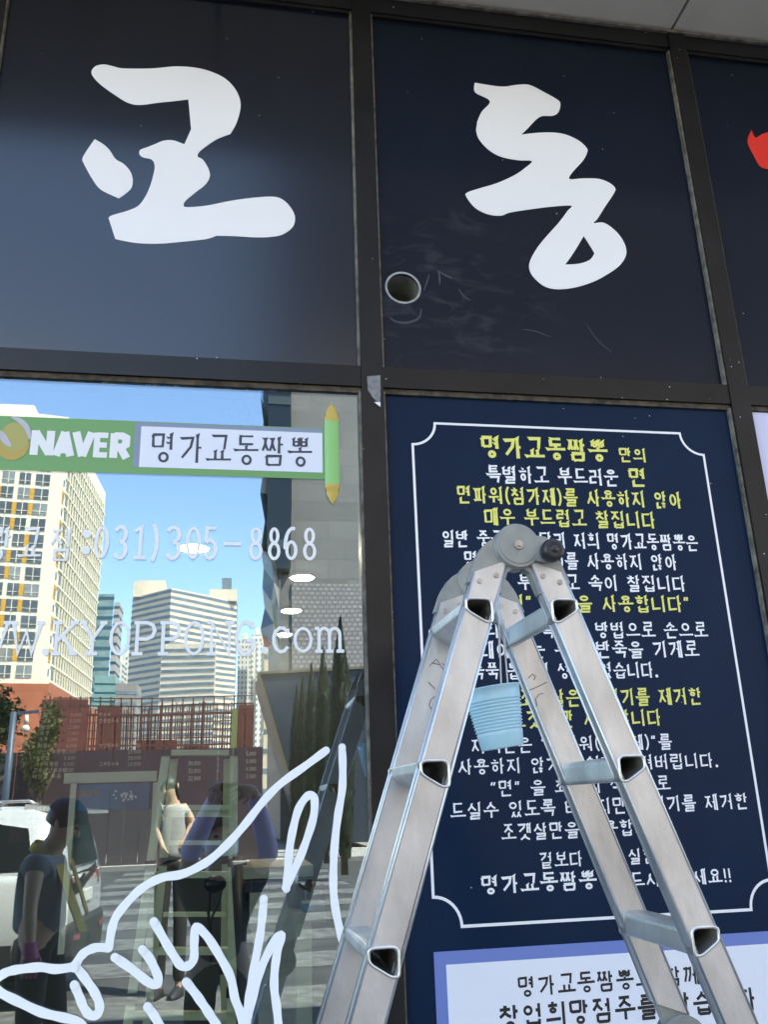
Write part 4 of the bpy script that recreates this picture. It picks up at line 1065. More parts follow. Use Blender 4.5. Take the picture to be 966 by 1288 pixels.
for x0, y0, x1, y1 in ((52, 880, 104, 950), (122, 888, 146, 950), (230, 938, 262, 950), (299, 887, 318, 950), (172, 931, 222, 950)):
    a, c = M(x0, y0, 38), M(x1, y1, 38); m = MB(); m.box(a.x, c.x, a.y-.3, a.y, 0, a.z); m.build('formwork_panel', form, rb)
m = MB(); a = M(295, 892, 35); m.bar((a.x, a.y, 0), a, .22, .22); m.build('timber_post', mat('green_timber', (.16, .17, .06), .7), rb)

# ---- far buildings
def prism(mb, pts, z0, z1, mi=0): mb.hexa([(p[0], p[1], z0) for p in pts], [(p[0], p[1], z1) for p in pts], mi)
def at(px, d, py=900): q = M(px, py, d); return Vector((q.x, q.y, 0))
def zat(px, py, d): return M(px, py, d).z
wht = mat('white_render', (.82, .73, .57), .7, var=.04, vscale=.3)
orange = mat('orange_panel', (.66, .33, .04), .6)
pane = mat('window_pane', (.1, .11, .12), .15, var=.35, vscale=.25)
pane_l = mat('window_pane_pale', (.24, .25, .25), .3, var=.3, vscale=.25)  # paler pane colour for scattered windows
brick = mat('orange_brick', (.42, .12, .06), .85, var=.15, vscale=.6)
T0, T1, T2 = at(-160, 136), at(52, 140), at(112.5, 178)
zt = zat(76, 524, 140); zp = zat(54, 862, 140)
tw = thing('apartment_tower', 'tall white apartment tower with orange window panels on a brick podium', 'tower', tuple((T0+T1+T2)/3))
fdir = (T0-T1); flen = fdir.length; fdir.normalize(); fn_ = Vector((-fdir.y, fdir.x, 0)); fn_ = fn_ if fn_.y > 0 else -fn_
sdir = (T2-T1); slen = sdir.length; sdir.normalize(); sn = Vector((-sdir.y, sdir.x, 0)); sn = sn if sn.x > 0 else -sn
T3 = T2+fdir*flen
m = MB(); prism(m, [T0, T1, T2, T3], 0, zt); m.build('wall', wht, tw)
pt0, pt1 = at(-120, 150), at(42, 150, 515)
m = MB(); prism(m, [pt0, pt1, pt1+Vector((0, -12, 0)), pt0+Vector((0, -12, 0))], zt-1, zat(20, 509, 150)); m.build('penthouse', wht, tw)
m = MB(); prism(m, [T0+fn_*1.2-fdir*0, T1+fn_*1.2+sn*.6, T2+sn*1.2, T3], 0, zp); pod = m.build('podium', brick, tw)
sgx = at(22, 138.7)
px2m = 140/FPX
floors = int((zt-zp-2)/2.55)
def quad_on(base, dirv, nrm, s0, s1, z0, z1, t=.12, mb=None, mi=0):
    a, c = base+dirv*s0, base+dirv*s1
    mb.hexa([(a+nrm*.0)+Vector((0, 0, z0)), (c)+Vector((0, 0, z0)), (c+nrm*t)+Vector((0, 0, z0)), (a+nrm*t)+Vector((0, 0, z0))],
            [(a)+Vector((0, 0, z1)), c+Vector((0, 0, z1)), c+nrm*t+Vector((0, 0, z1)), a+nrm*t+Vector((0, 0, z1))], mi)
for k in range(floors):
    z = zp+1.0+k*2.56
    for c in range(4):
        s0 = [2.0, 4.9, 7.2, 9.5][c]; s1 = s0+[2.15, 1.6, 1.7, 1.7][c]
        m = MB(); quad_on(T1, fdir, fn_, s0, s1, z, z+1.9, .1, m); o = m.build('window', pane if (k*7+c*3) % 5 else pane_l, tw)
        m = MB(); mm = (s0+s1)/2
        quad_on(T1, fdir, fn_, mm-.06, mm+.06, z, z+1.9, .16, m); quad_on(T1, fdir, fn_, s0, s1, z+.5, z+.58, .17, m); m.build('window_frame', wht, o)
        if k < 12 and (k+c) % 3:
            m = MB(); quad_on(T1, fdir, fn_, s1+.03, [4.87, 7.17, 9.47, 11.9][c], z, z+1.9, .06, m); m.build('orange_panel', orange, tw)
m = MB(); m2 = MB(); m3 = MB()
ncol = 17
for k in range(floors):
    z = zp+1.0+k*2.56
    for c in range(ncol):
        s0 = 3.2+c*(slen-4.5)/ncol
        quad_on(T1, sdir, sn, s0, s0+1.25, z, z+1.75, .08, m)
        quad_on(T1, sdir, sn, s0+1.3, s0+1.5, z-.4, z+2.16, .3, m3)
    quad_on(T1, sdir, sn, 2.2, slen-.4, z-.35, z-.05, .3, m3)
    if k < 12 and k % 2: quad_on(T1, sdir, sn, .4, 1.9, z, z+2.2, .06, m2); 
    quad_on(T1, sdir, sn, .9, 1.4, z+.5, z+1.6, .1, m)
tag(m.build('side_window', pane, tw), kind='stuff'); m2.build('orange_panel', orange, tw); m3.build('balcony_grid', wht, tw)
m = MB(); text('x', '도담반도', sgx.x-2.2, sgx.x+1.2, zp-1.75, .95, (T1+fn_*1.4).y+.1, white_v, None, mb=m)
# the row reads from the shop side: turn it to face the street
lo = MB()
vv = m.v; cx_ = sum(p.x for p in vv)/len(vv)
m.v = [Vector((2*cx_-p.x, p.y, p.z)) for p in vv]
m.build('sign_lettering', white_v, pod, recalc=False)

def tower(nm, label, cat, pts, z1, wall_m, band_m, bz0, pitch, hgt, t=.25):
    o = thing(nm, label, cat, tuple(sum(pts, Vector())/len(pts)))
    m = MB(); prism(m, pts, 0, z1); m.build('wall', wall_m, o)
    c0 = sum(pts, Vector())/len(pts)
    z = bz0
    while z+hgt < z1-.4:
        m = MB(); prism(m, [c0+(p-c0)*1.0+(p-c0).normalized()*t for p in pts], z, z+hgt); m.build('window_band', band_m, o); z += pitch
    return o
# striped office block, its nearest edge to the left of the middle
pinkw = mat('pink_white_panel', (.74, .6, .46), .7, var=.04, vscale=.1)
bandg = mat('grey_blue_glazing', (.17, .21, .235), .15, var=.2, vscale=.3)
O0, O1, O2 = at(168, 402, 742), at(215, 384, 745), at(297, 410, 745)
ob = tower('office_block', 'wide pale office block with dark window stripes, in the middle of the skyline', 'building', [O0, O1, O2, O2+Vector((0, -30, 0)), O0+Vector((0, -30, 0))], zat(215, 740, 384), pinkw, bandg, 4, 2.75, 1.15, .25)
for x0, x1, y1, d, nm in ((168, 207, 730, 398, 'roof_block'), (263, 297, 742, 406, 'roof_block'), (278, 290, 728, 412, 'lift_tower')):
    a, c = at(x0, d, 735), at(x1, d, 735); m = MB(); prism(m, [a, c, c+Vector((0, -14, 0)), a+Vector((0, -14, 0))], zat(215, 740, 384)-.5, zat((x0+x1)/2, y1, d)); m.build(nm, pinkw if nm == 'roof_block' else bandg, ob)
a, c = at(198, 376), at(268, 372)
m = MB(); prism(m, [a, c, c+Vector((0, -8, 0)), a+Vector((0, -8, 0))], 0, zat(230, 808, 374)); lb = m.build('front_wing', pinkw, ob)
z = 4
while z < zat(230, 808, 374)-2: m = MB(); prism(m, [a+Vector((.3, .25, 0)), c+Vector((-.3, .25, 0)), c+Vector((-.3, -.5, 0)), a+Vector((.3, -.5, 0))], z, z+1.2); m.build('window_band', bandg, lb); z += 2.9
teal = mat('teal_glass_wall', (.2, .275, .26), .3, var=.2, vscale=.3)
teal_d = mat('teal_dark_band', (.03, .1, .12), .15)
p0, p1 = at(116, 300, 800), at(143, 300, 760)
tower('glass_tower', 'slim teal glass tower between the apartment tower and the office block', 'tower', [p0, p1, p1+Vector((-1.5, -6, 0)), p0+Vector((0, -6, 0))], zat(130, 746, 300), teal, teal_d, 12, 3.4, 1.0, .15)
p0, p1 = at(143.5, 330, 770), at(150, 330, 770)
tower('concrete_tower', 'narrow pink grey concrete tower joined behind the teal glass tower', 'tower', [p0, p1, p1+Vector((0, -12, 0)), p0+Vector((0, -12, 0))], zat(146, 757, 330), mat('pink_concrete', (.42, .36, .34), .8), teal_d, 12, 3.4, .9, .12)
p0, p1 = at(116, 250), at(143, 250)
tower('glass_annexe', 'low pale teal glass block at the foot of the slim teal tower', 'building', [p0, p1, p1+Vector((0, -12, 0)), p0+Vector((0, -12, 0))], zat(130, 849, 250), mat('pale_teal_glass', (.22, .36, .33), .3), teal_d, 6, 2.4, .4, .1)
p0, p1 = at(143, 240), at(170, 240)
tower('grey_lowrise', 'low grey building in front of the left end of the striped office block', 'building', [p0, p1, p1+Vector((0, -12, 0)), p0+Vector((0, -12, 0))], zat(155, 858, 240), mat('warm_grey_wall', (.3, .26, .23), .8), bandg, 4, 3.0, .9, .1)
flats = facade_mat('white_flats_wall', (.74, .7, .62), (.22, .23, .25), 1.9, 2.7, .45, .5)
for i, (x0, x1, y1, d, lb) in enumerate(((299, 316, 803, 460, 'white apartment block next to the right edge of the office block'), (316, 330, 797, 440, 'taller white apartment block standing second right of the office block'), (322, 342, 808, 420, 'white apartment block at the foot of the dark sloping wall'), (145, 156, 832, 470, 'small white apartment block left of the office block, the lower of two'), (154, 168, 826, 480, 'small white apartment block touching the left edge of the office block'))):
    p0, p1 = at(x0, d, y1), at(x1, d, y1)
    o = thing('apartment_block', lb, 'building', tuple(p0), 'white apartment blocks on the skyline')
    m = MB(); prism(m, [p0, p1, p1+Vector((0, -14, 0)), p0+Vector((0, -14, 0))], 0, zat((x0+x1)/2, y1, d)); m.build('wall', flats, o)
    m = MB(); q0, q1 = p0.lerp(p1, .3), p0.lerp(p1, .7); prism(m, [q0, q1, q1+Vector((0, -8, 0)), q0+Vector((0, -8, 0))], zat((x0+x1)/2, y1, d)-.3, zat((x0+x1)/2, y1, d)+3.5); m.build('roof_block', wht, o)
p0, p1 = at(331, 190), at(352, 190)
tower('beige_building', 'plain beige building beside the dark stone clad tower', 'building', [p0, p1, p1+Vector((0, -20, 0)), p0+Vector((0, -20, 0))], zat(338, 803, 190), mat('beige_render', (.62, .52, .36), .8), bandg, 4, 4, 1.0, .1)

# ---- stone clad tower close on the right
stone = tile_mat('grey_stone_cladding', (.19, .168, .15), (.145, .13, .118), 1.8, 1.1, rot=(R(90), 0, 0), rough=.45, gap=.025)
stone_l = mat('pale_stone', (.36, .32, .29), .7, var=.15, vscale=1.5)
darkg = mat('dark_glass', (.012, .016, .018), .2)
D0 = 46
g0 = at(352, D0)
gt = thing('stone_tower', 'tall grey stone clad tower with a dark glass strip, on the right in the glass', 'tower', (g0.x+8, g0.y-6, 0))
m = MB(); m.box(g0.x, g0.x+70, g0.y-16, g0.y, 0, 27); m.build('wall', stone, gt)
m = MB(); m.box(g0.x, g0.x+70, g0.y-16, g0.y-.02, 27.003, 75); m.build('added_dark_storeys', mat('added_dark_glazing', (.02, .025, .035), .35, var=.3, vscale=.3, spec=.2), gt)  # added unseen dark storeys, so the sign panels mirror something dark
a, c = at(333, D0-1.2), at(366, D0-1.2)
m = MB(); m.box(a.x, c.x, a.y-2.5, a.y, zat(348, 715, D0-1.2), 74); o = m.build('glass_strip', darkg, gt)
m = MB(); z = zat(348, 690, D0-1.2)
while z < 70: m.box(a.x+.02, c.x-.02, a.y, a.y+.06, z, z+.5); z += 4.2
m.build('spandrel', mat('strip_spandrel', (.05, .065, .06), .3), o)
zl0, zl1 = zat(400, 862, D0), zat(400, 735, D0)
tiled = tile_mat('pale_tiles', (.34, .285, .255), (.17, .155, .15), .3, .24, rot=(R(90), 0, 0), rough=.6, gap=.22, offset=.5)
m = MB(); m.box(g0.x+.6, g0.x+69, g0.y+.002, g0.y+.14, 0, zl1); m.build('tiled_base', tiled, gt)
# faceted corner bay
fac = [mat('facet_sky', (.3, .36, .42), .08, .6), mat('facet_moss', (.08, .1, .07), .2), mat('facet_stone', (.34, .31, .28), .5), mat('facet_dark', (.05, .055, .06), .15)]
m = MB(); ys = [470, 500, 530, 560, 590, 620, 655, 690, 715, 740, 765, 790, 815]
rows = []
for i, y_ in enumerate(ys):
    dd = D0-1.5
    xs = [334-(5 if i % 2 else 1)-(i % 3), 341+(3 if i % 2 else 0), 351]
    rows.append([M(xs[0], y_, dd+.6), M(xs[1], y_, dd-.8), M(xs[2], y_, dd+.8)])
    rows[-1][1].z = rows[-1][0].z; rows[-1][2].z = rows[-1][0].z
for i in range(len(rows)-1):
    if ys[i] < 700: 
        for p in (rows[i],): p[1].y -= 1.6; p[2].y -= 1.6
for i in range(len(rows)-1):
    for j in range(2):
        m.face([rows[i][j], rows[i][j+1], rows[i+1][j+1]], random.randint(0, 3)); m.face([rows[i][j], rows[i+1][j+1], rows[i+1][j]], random.randint(0, 3))
m.build('faceted_bay', fac, gt, recalc=False)
# dark pavilion with a sloping edge
PV = 40
poly = [(324, 846), (470, 838), (470, 1075), (385, 1075)]
slate = mat('slate_panel', (.03, .04, .055), .35, var=.15, vscale=.6)
fa = [M(x, y_, PV) for x, y_ in poly]
fa[2].z = 0; fa[3].z = 0
pv = thing('dark_pavilion', 'dark slate pavilion with one slanting edge under the stone tower', 'pavilion', (fa[3].x+1, fa[0].y, 0))
m = MB(); m.slab([fa], (0, -5.5, 0)); m.build('wall', slate, pv)
m = MB(); off = Vector((0, .08, 0)); m.bar(fa[0]+off, fa[3]+off, .14, .14, ref=(0, 1, 0)); m.bar(fa[0]+off, fa[1]+off, .12, .12, ref=(0, 1, 0)); m.build('edge_trim', mat('bronze_trim', (.2, .16, .1), .4, .5), pv)

# ---- planting
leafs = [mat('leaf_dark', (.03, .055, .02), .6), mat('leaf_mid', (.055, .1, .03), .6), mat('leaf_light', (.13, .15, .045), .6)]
bark = mat('bark', (.1, .075, .05), .9, var=.3, vscale=8)
def leaves(mb, c, rx, rz, n, size, bias=0):
    for i in range(n):
        while True:
            v = Vector((random.uniform(-1, 1), random.uniform(-1, 1), random.uniform(-1, 1)))
            if .25 < v.length < 1: break
        k = .82+.3*math.sin(v.x*5+bias)*math.cos(v.z*6+v.y*4)
        p = Vector(c)+Vector((v.x*rx*k, v.y*rx*k, v.z*rz*k))
        a = Vector((random.gauss(0, 1), random.gauss(0, 1), random.gauss(0, 1))).normalized(); b_ = a.orthogonal().normalized()
        s = size*random.uniform(.6, 1.4)
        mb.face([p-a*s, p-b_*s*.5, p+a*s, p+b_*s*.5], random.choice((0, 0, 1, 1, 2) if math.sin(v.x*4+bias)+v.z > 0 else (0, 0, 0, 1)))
leafs_sunlit = [mat('leaf_olive', (.1, .12, .03), .6), mat('leaf_yellow_green', (.2, .22, .06), .6), mat('leaf_straw', (.3, .27, .1), .6)]  # lighter leaf mix, the sunlit look of the second tree put into colour
def tree(nm, label, base, h, rx, n, size, group=None, pal=None):
    t = thing(nm, label, 'tree', tuple(base), group)
    m = MB(); m.tube([base, base+Vector((.08, 0, h*.35)), base+Vector((-.05, .1, h*.6)), base+Vector((0, 0, h*.85))], [.16, .12, .08, .03], 9)
    for k in range(6):
        a = k*1.05; s = base+Vector((0, 0, h*(.34+.06*k))); m.tube([s, s+Vector((math.cos(a)*rx*.5, math.sin(a)*rx*.5, h*.14)), s+Vector((math.cos(a)*rx*.8, math.sin(a)*rx*.8, h*.24))], [.06, .04, .015], 6)
    m.build('trunk', bark, t)
    m = MB()
    for k in range(9):
        a = k*.9; rr_ = rx*(.55 if k else 0)
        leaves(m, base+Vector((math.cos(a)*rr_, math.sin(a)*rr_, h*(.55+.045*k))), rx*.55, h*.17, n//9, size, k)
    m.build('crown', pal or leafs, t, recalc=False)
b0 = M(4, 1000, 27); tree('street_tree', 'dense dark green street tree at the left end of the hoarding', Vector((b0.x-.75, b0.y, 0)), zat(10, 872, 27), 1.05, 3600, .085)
b0 = M(36, 1000, 29); tree('street_tree', 'yellowish green sunlit tree between the dark tree and the brick podium', Vector((b0.x+.1, b0.y-.6, 0)), zat(36, 884, 29), .6, 1700, .075, pal=leafs_sunlit)
CY = [(428, 778, 22), (407, 814, 26.5), (392, 834, 30), (381, 850, 33), (373, 862, 36)]
CYL = ['tallest dark columnar cypress, nearest the window frame', 'second tallest columnar cypress, left of the tallest one', 'middle one of the five dark columnar cypresses', 'fourth columnar cypress, second shortest of the row', 'shortest columnar cypress at the far left end of the row']
for (px, py, d), lb in zip(CY, CYL):
    q = M(px, py, d); bs = Vector((q.x, q.y, 0)); h = q.z
    t = thing('cypress_tree', lb, 'tree', tuple(bs), 'row of columnar cypresses across the road')
    m = MB(); m.tube([bs, bs+Vector((0, 0, h*.9))], [.09, .02], 8); m.build('trunk', bark, t)
    m = MB()
    m.tube([bs+Vector((0, 0, .5+(h-.6)*k/8)) for k in range(9)], [.1, .2, .25, .27, .27, .25, .2, .12, .02], 9, 0)
    for i in range(1700):
        u = random.random(); z = .4+(h-.42)*u; rr_ = .33*math.sin(math.pi*min(1, (u*.82+.12)))**.7*(1-u**6)
        a = random.uniform(0, 6.28); p = bs+Vector((math.cos(a)*rr_, math.sin(a)*rr_, z)); o_ = Vector((math.cos(a)*.3, math.sin(a)*.3, 1)).normalized(); sd_ = Vector((-math.sin(a), math.cos(a), 0))
        s = random.uniform(.05, .13); m.face([p-o_*s, p-sd_*s*.35, p+o_*s, p+sd_*s*.35], random.choice((0, 0, 0, 1)))
    m.build('crown', [mat('cypress_dark', (.014, .024, .012), .7), leafs[0]], t, recalc=False)
# camera pole beside the trees
cp0 = M(17, 895, 24); cp = thing('camera_pole', 'slate blue street pole with a short arm carrying a white dome camera', 'pole', (cp0.x, cp0.y, 0))
polem = mat('slate_pole', (.06, .085, .12), .45)
m = MB(); m.tube([(cp0.x, cp0.y, 0), (cp0.x, cp0.y, cp0.z)], [.1, .08], 12); m.bar((cp0.x-.05, cp0.y, cp0.z-.05), (cp0.x+.6, cp0.y, cp0.z), .07, .07); m.build('pole', polem, cp)
m = MB(); m.tube([(cp0.x+.32, cp0.y, cp0.z-.08), (cp0.x+.32, cp0.y, cp0.z-.3)], [.04, .07], 10); m.ball((cp0.x+.32, cp0.y, cp0.z-.42), .1); m.build('dome_camera', wht, cp)
# ------------------------------------------------------------------ white SUV at the kerb
car_w = mat('white_car_paint', (.5, .51, .53), .25, coat=1)
car_g = mat('car_glass', (.012, .015, .018), .05)
car_t = mat('tail_lamp_red', (.25, .012, .012), .15, coat=1)
car_k = mat('black_bumper', (.02, .02, .022), .5)
_n, _q = M(86, 1080, 9.2), M(130, 1080, 11.0)
cs = Vector((_n.x-_q.x, _n.y-_q.y, 0)).normalized(); cf = Vector((-cs.y, cs.x, 0)); cf = cf if cf.x < 0 else -cf
cr0 = Vector(((_n.x+_q.x)/2, (_n.y+_q.y)/2, -.13))
if cs.y < 0: cs = -cs                                     # cs points to the shop side of the car
def CP(l, s, h): return cr0+cf*l+cs*s+Vector((0, 0, h))
car = thing('parked_suv', 'white SUV with black lower bumper standing on the road, its rear seen in the glass', 'car', tuple(cr0+cf*2.3))
def car_ring(l, zb, zt, hw, tuck=.06):
    return [CP(l, -hw+.05, zb), CP(l, -hw, zb+.12), CP(l, -hw, (zb+zt)/2), CP(l, -hw+tuck*.3, zt-.08), CP(l, -hw+tuck, zt), CP(l, 0, zt+.01),
            CP(l, hw-tuck, zt), CP(l, hw-tuck*.3, zt-.08), CP(l, hw, (zb+zt)/2), CP(l, hw, zb+.12), CP(l, hw-.05, zb), CP(l, 0, zb-.02)]
m = MB()
ST = [(0, .5, 1.02, .8), (.05, .42, 1.1, .87), (.2, .36, 1.15, .92), (.9, .3, 1.16, .94), (2.2, .28, 1.13, .94), (3.3, .28, 1.1, .94), (4.0, .3, 1.02, .92), (4.45, .36, .88, .85), (4.62, .45, .75, .74)]
rows = [car_ring(*s) for s in ST]
m.grid(rows, 0, True, True); m.face(rows[0]); m.face(rows[-1])
GH = [(.04, 1.1, 1.12, .86), (.1, 1.1, 1.42, .80), (.2, 1.1, 1.66, .74), (.42, 1.1, 1.74, .71), (1.6, 1.1, 1.77, .71), (2.5, 1.1, 1.73, .71), (2.95, 1.1, 1.55, .75), (3.5, 1.1, 1.13, .84)]
rows = []
for l, zb, zt, hw in GH:
    rows.append([CP(l, -.88, zb), CP(l, -hw-.02, zt-.04 if zt > 1.3 else zt-.01), CP(l, -hw+.1, zt), CP(l, 0, zt+.015), CP(l, hw-.1, zt), CP(l, hw+.02, zt-.04 if zt > 1.3 else zt-.01), CP(l, .88, zb)])
m.grid(rows, 0, True, False)
m.build('body', car_w, car)
def on_side(l, h, off=.012):                              # point on the shop-side flank of the cabin
    zs = [g for g in GH]
    for a, c in zip(zs[:-1], zs[1:]):
        if a[0] <= l <= c[0]:
            t = (l-a[0])/(c[0]-a[0]); zt = a[2]+(c[2]-a[2])*t; hw = a[3]+(c[3]-a[3])*t
            k = min(1, (h-1.1)/max(.05, zt-.04-1.1)); return .88+(hw+.02-.88)*k+off
    return .9
for nm, pts in (('side_window', [(.32, 1.2), (.42, 1.56), (.9, 1.64), (1.3, 1.64), (1.3, 1.2)]), ('side_window', [(1.4, 1.2), (1.4, 1.64), (2.3, 1.62), (2.3, 1.2)]), ('side_window', [(2.4, 1.2), (2.4, 1.6), (2.62, 1.56), (3.1, 1.22)])):
    for sg_ in (1, -1):
        m = MB(); m.slab([[CP(l, sg_*on_side(l, h), h) for l, h in pts]], cs*(-.03*sg_)); m.build(nm, car_g, car)
m = MB(); m.slab([[CP(.03, -.66, 1.2), CP(.03, .66, 1.2), CP(.14, .58, 1.6), CP(.14, -.58, 1.6)]], cf*.03); m.build('rear_window', car_g, car)
m = MB(); m.slab([[CP(3.42, -.68, 1.18), CP(3.42, .68, 1.18), CP(2.98, .6, 1.54), CP(2.98, -.6, 1.54)]], Vector((0, 0, .03))); m.build('windscreen', car_g, car)
m = MB(); m.hexa([CP(-.06, -.6, 1.68), CP(-.06, .6, 1.68), CP(.5, .66, 1.72), CP(.5, -.66, 1.72)], [CP(-.06, -.6, 1.71), CP(-.06, .6, 1.71), CP(.5, .66, 1.775), CP(.5, -.66, 1.775)]); m.build('spoiler', car_w, car)
for sg_ in (1, -1):
    m = MB(); m.hexa([CP(-.015, sg_*.55, .98), CP(.02, sg_*.85, .98), CP(.32, sg_*.945, 1.04), CP(.34, sg_*.8, 1.04)], [CP(-.01, sg_*.55, 1.1), CP(.03, sg_*.84, 1.12), CP(.3, sg_*.93, 1.14), CP(.32, sg_*.8, 1.14)]); m.build('tail_light', car_t, car)
    m = MB(); m.tube([CP(.7, sg_*.66, 1.775), CP(.8, sg_*.66, 1.82), CP(2.2, sg_*.66, 1.82), CP(2.3, sg_*.66, 1.76)], .018, 8); m.build('roof_rail', steel_m, car)
    m = MB(); m.ball(CP(2.95, sg_*1.0, 1.22), .1, .07, .08); m.build('wing_mirror', car_w, car)
    m = MB(); m.hexa([CP(.44, sg_*.88, .3), CP(4.2, sg_*.88, .3), CP(4.2, sg_*.965, .3), CP(.44, sg_*.965, .3)], [CP(.44, sg_*.88, .56), CP(4.2, sg_*.88, .5), CP(4.2, sg_*.955, .5), CP(.44, sg_*.955, .56)]); m.build('side_cladding', car_k, car)
    for l_ in (1.36, 2.36):
        m = MB(); m.bar(CP(l_, sg_*.946, .58), CP(l_, sg_*.93, 1.12), .012, .012); m.build('door_gap', car_k, car)
    m = MB(); m.bar(CP(1.5, sg_*.955, 1.0), CP(1.72, sg_*.955, 1.0), .03, .03); m.build('door_handle', car_w, car)
m = MB(); rows = [car_ring(l, zb, zt, hw, .02) for l, zb, zt, hw in ((-.05, .36, .66, .78), (0.0, .3, .7, .9), (.25, .28, .72, .95), (.42, .3, .6, .95))]
m.grid(rows, 0, True, True); m.face(rows[0]); m.face(rows[-1]); bp_ = m.build('bumper', car_k, car)
for sg_ in (1, -1):
    m = MB(); m.bar(CP(-.052, sg_*.5, .56), CP(-.04, sg_*.75, .58), .03, .05, ref=(0, 0, 1)); m.build('reflector', car_t, bp_)
m = MB(); m.bar(CP(-.015, -.2, .9), CP(-.015, .2, .9), .02, .11, ref=(0, 0, 1)); m.build('licence_plate', mat('plate_white', (.6, .6, .58), .5), car)
for l in (.85, 3.62):
    for sg_ in (1, -1):
        w0 = CP(l, sg_*.72, .345); ex = cs*sg_
        t = thing('wheel', None, None, (0, 0, 0)); t.parent = car; t.location = (0, 0, 0)
        bpy.data.objects.remove(t)
        m = MB(); m.tube([w0, w0+ex*.03, w0+ex*.2, w0+ex*.235], [.30, .345, .345, .31], 30); wl = m.build('wheel', car_k, car)
        m = MB(); m.tube([w0+ex*.236, w0+ex*.243], [.225, .2], 24); m.build('rim', steel_m, wl)

# ------------------------------------------------------------------ people
def skin_mesh(nodes, edges, radii, sub=2):
    me = bpy.data.meshes.new('tmp'); me.from_pydata([tuple(n) for n in nodes], edges, []); o = bpy.data.objects.new('tmp', me); COL.objects.link(o)
    o.modifiers.new('s', 'SKIN'); sv = me.skin_vertices[0].data
    for i, r_ in enumerate(radii):
        sv[i].radius = r_ if isinstance(r_, tuple) else (r_, r_)
    sv[0].use_root = True
    sb_ = o.modifiers.new('d', 'SUBSURF'); sb_.levels = sub; sb_.render_levels = sub
    dg = bpy.context.evaluated_depsgraph_get()
    out = bpy.data.meshes.new_from_object(o.evaluated_get(dg)); bpy.data.objects.remove(o); bpy.data.meshes.remove(me)
    for p in out.polygons: p.use_smooth = True
    return out
def add_mesh(nm, me, m, parent):
    o0 = base_of(parent); me.transform(Matrix.Translation(-o0)); me.materials.clear(); me.materials.append(m); me.name = nm
    o = bpy.data.objects.new(nm, me); COL.objects.link(o); o.parent = parent; return o
class Fig:
    def __init__(self): self.n = []; self.e = []; self.r = []
    def add(self, p, r_, to=None):
        self.n.append(Vector(p)); self.r.append(r_)
        if to is not None: self.e.append((to, len(self.n)-1))
        return len(self.n)-1
def figure(root, J, skin_m, face_dir, hands=True, curl=None):
    """J: named joints in world space -> one continuous body"""
    f = Fig(); mid = lambda a, c, t: J[a].lerp(J[c], t)
    pel = f.add(J['pelvis'], .115); bel = f.add(mid('pelvis', 'chest', .5), .11, pel); ch = f.add(J['chest'], .125, bel); nb = f.add(J['neck'], .06, ch)
    hd = J['head']; up = (hd-J['neck']).normalized(); fd = (face_dir-up*face_dir.dot(up)).normalized()
    jaw = f.add(hd-up*.075+fd*.02, .066, nb); hm = f.add(hd+fd*.004, .088, jaw); f.add(hd+up*.075-fd*.01, .076, hm)
    for s in ('l', 'r'):
        sh = f.add(J[s+'sh'], .058, ch); um = f.add(mid(s+'sh', s+'el', .5), .046, sh); el = f.add(J[s+'el'], .038, um)
        fm = f.add(mid(s+'el', s+'wr', .45), .036, el); wr = f.add(J[s+'wr'], .026, fm)
        hv = (J[s+'ha']-J[s+'wr']); hl = hv.length; hv.normalize(); pm = f.add(J[s+'wr']+hv*hl*.55, .03, wr)
        if hands:
            sd_ = hv.cross(fd); sd_ = sd_.normalized() if sd_.length > .1 else hv.orthogonal().normalized(); cu = curl if curl is not None else hv.cross(sd_).normalized()
            for k, (o_, ln) in enumerate(((-.03, .062), (-.01, .072), (.01, .068), (.028, .054))):
                a = f.add(J[s+'wr']+hv*hl*.95+sd_*o_, .0095, pm); b_ = f.add(f.n[a]+hv*ln*.5+cu*.012, .0085, a); f.add(f.n[b_]+hv*ln*.35+cu*.03, .0075, b_)
            sg_ = -1 if s == 'l' else 1
            a = f.add(J[s+'wr']+hv*hl*.45+sd_*.036*sg_+cu*.012, .0105, pm); f.add(f.n[a]+hv*.035+sd_*.014*sg_+cu*.02, .0085, a)
        hp = f.add(J[s+'hip'], .088, pel); th = f.add(mid(s+'hip', s+'kn', .5), .073, hp); kn = f.add(J[s+'kn'], .053, th); cf_ = f.add(mid(s+'kn', s+'an', .35), .052, kn); an = f.add(J[s+'an'], .034, cf_)
        ft = J['foot_dir']; hl_ = f.add(J[s+'an']+Vector((0, 0, -.045))+ft*.06, .036, an); f.add(J[s+'an']+Vector((0, 0, -.06))+ft*.17, .026, hl_)
    body = add_mesh('body', skin_mesh(f.n, f.e, f.r), skin_m, root)
    # face
    rt = up.cross(fd).normalized()
    m = MB()
    m.ball(hd+fd*.098-up*.022, .014, .012, .022, rot=None); m.build('nose', skin_m, body)
    for s in (-1, 1):
        m = MB(); m.ball(hd+fd*.083+rt*(.032*s)+up*.008, .012, .009, .008); m.build('eye', eye_m, body)
        m = MB(); m.ball(hd+rt*(.092*s)-up*.012-fd*.005, .012, .02, .03); m.build('ear', skin_m, body)
    m = MB(); m.bar(hd+fd*.078-up*.062-rt*.02, hd+fd*.078-up*.062+rt*.02, .008, .008); m.build('mouth', lip_m, body)
    return body, up, fd, rt
def garment(nm, root, chain, m, sub=2):
    """chain: list of (list of (point, radius)) joined at the first point of the first list"""
    f = Fig(); first = True; base = None
    names = {}
    for branch in chain:
        prev = None
        for key, p, r_ in branch:
            if key in names: prev = names[key]; continue
            i = f.add(p, r_, prev); names[key] = i; prev = i
    return add_mesh(nm, skin_mesh(f.n, f.e, f.r, sub), m, root)
eye_m = mat('eye_dark', (.02, .015, .012), .2); lip_m = mat('lips', (.3, .12, .1), .5)
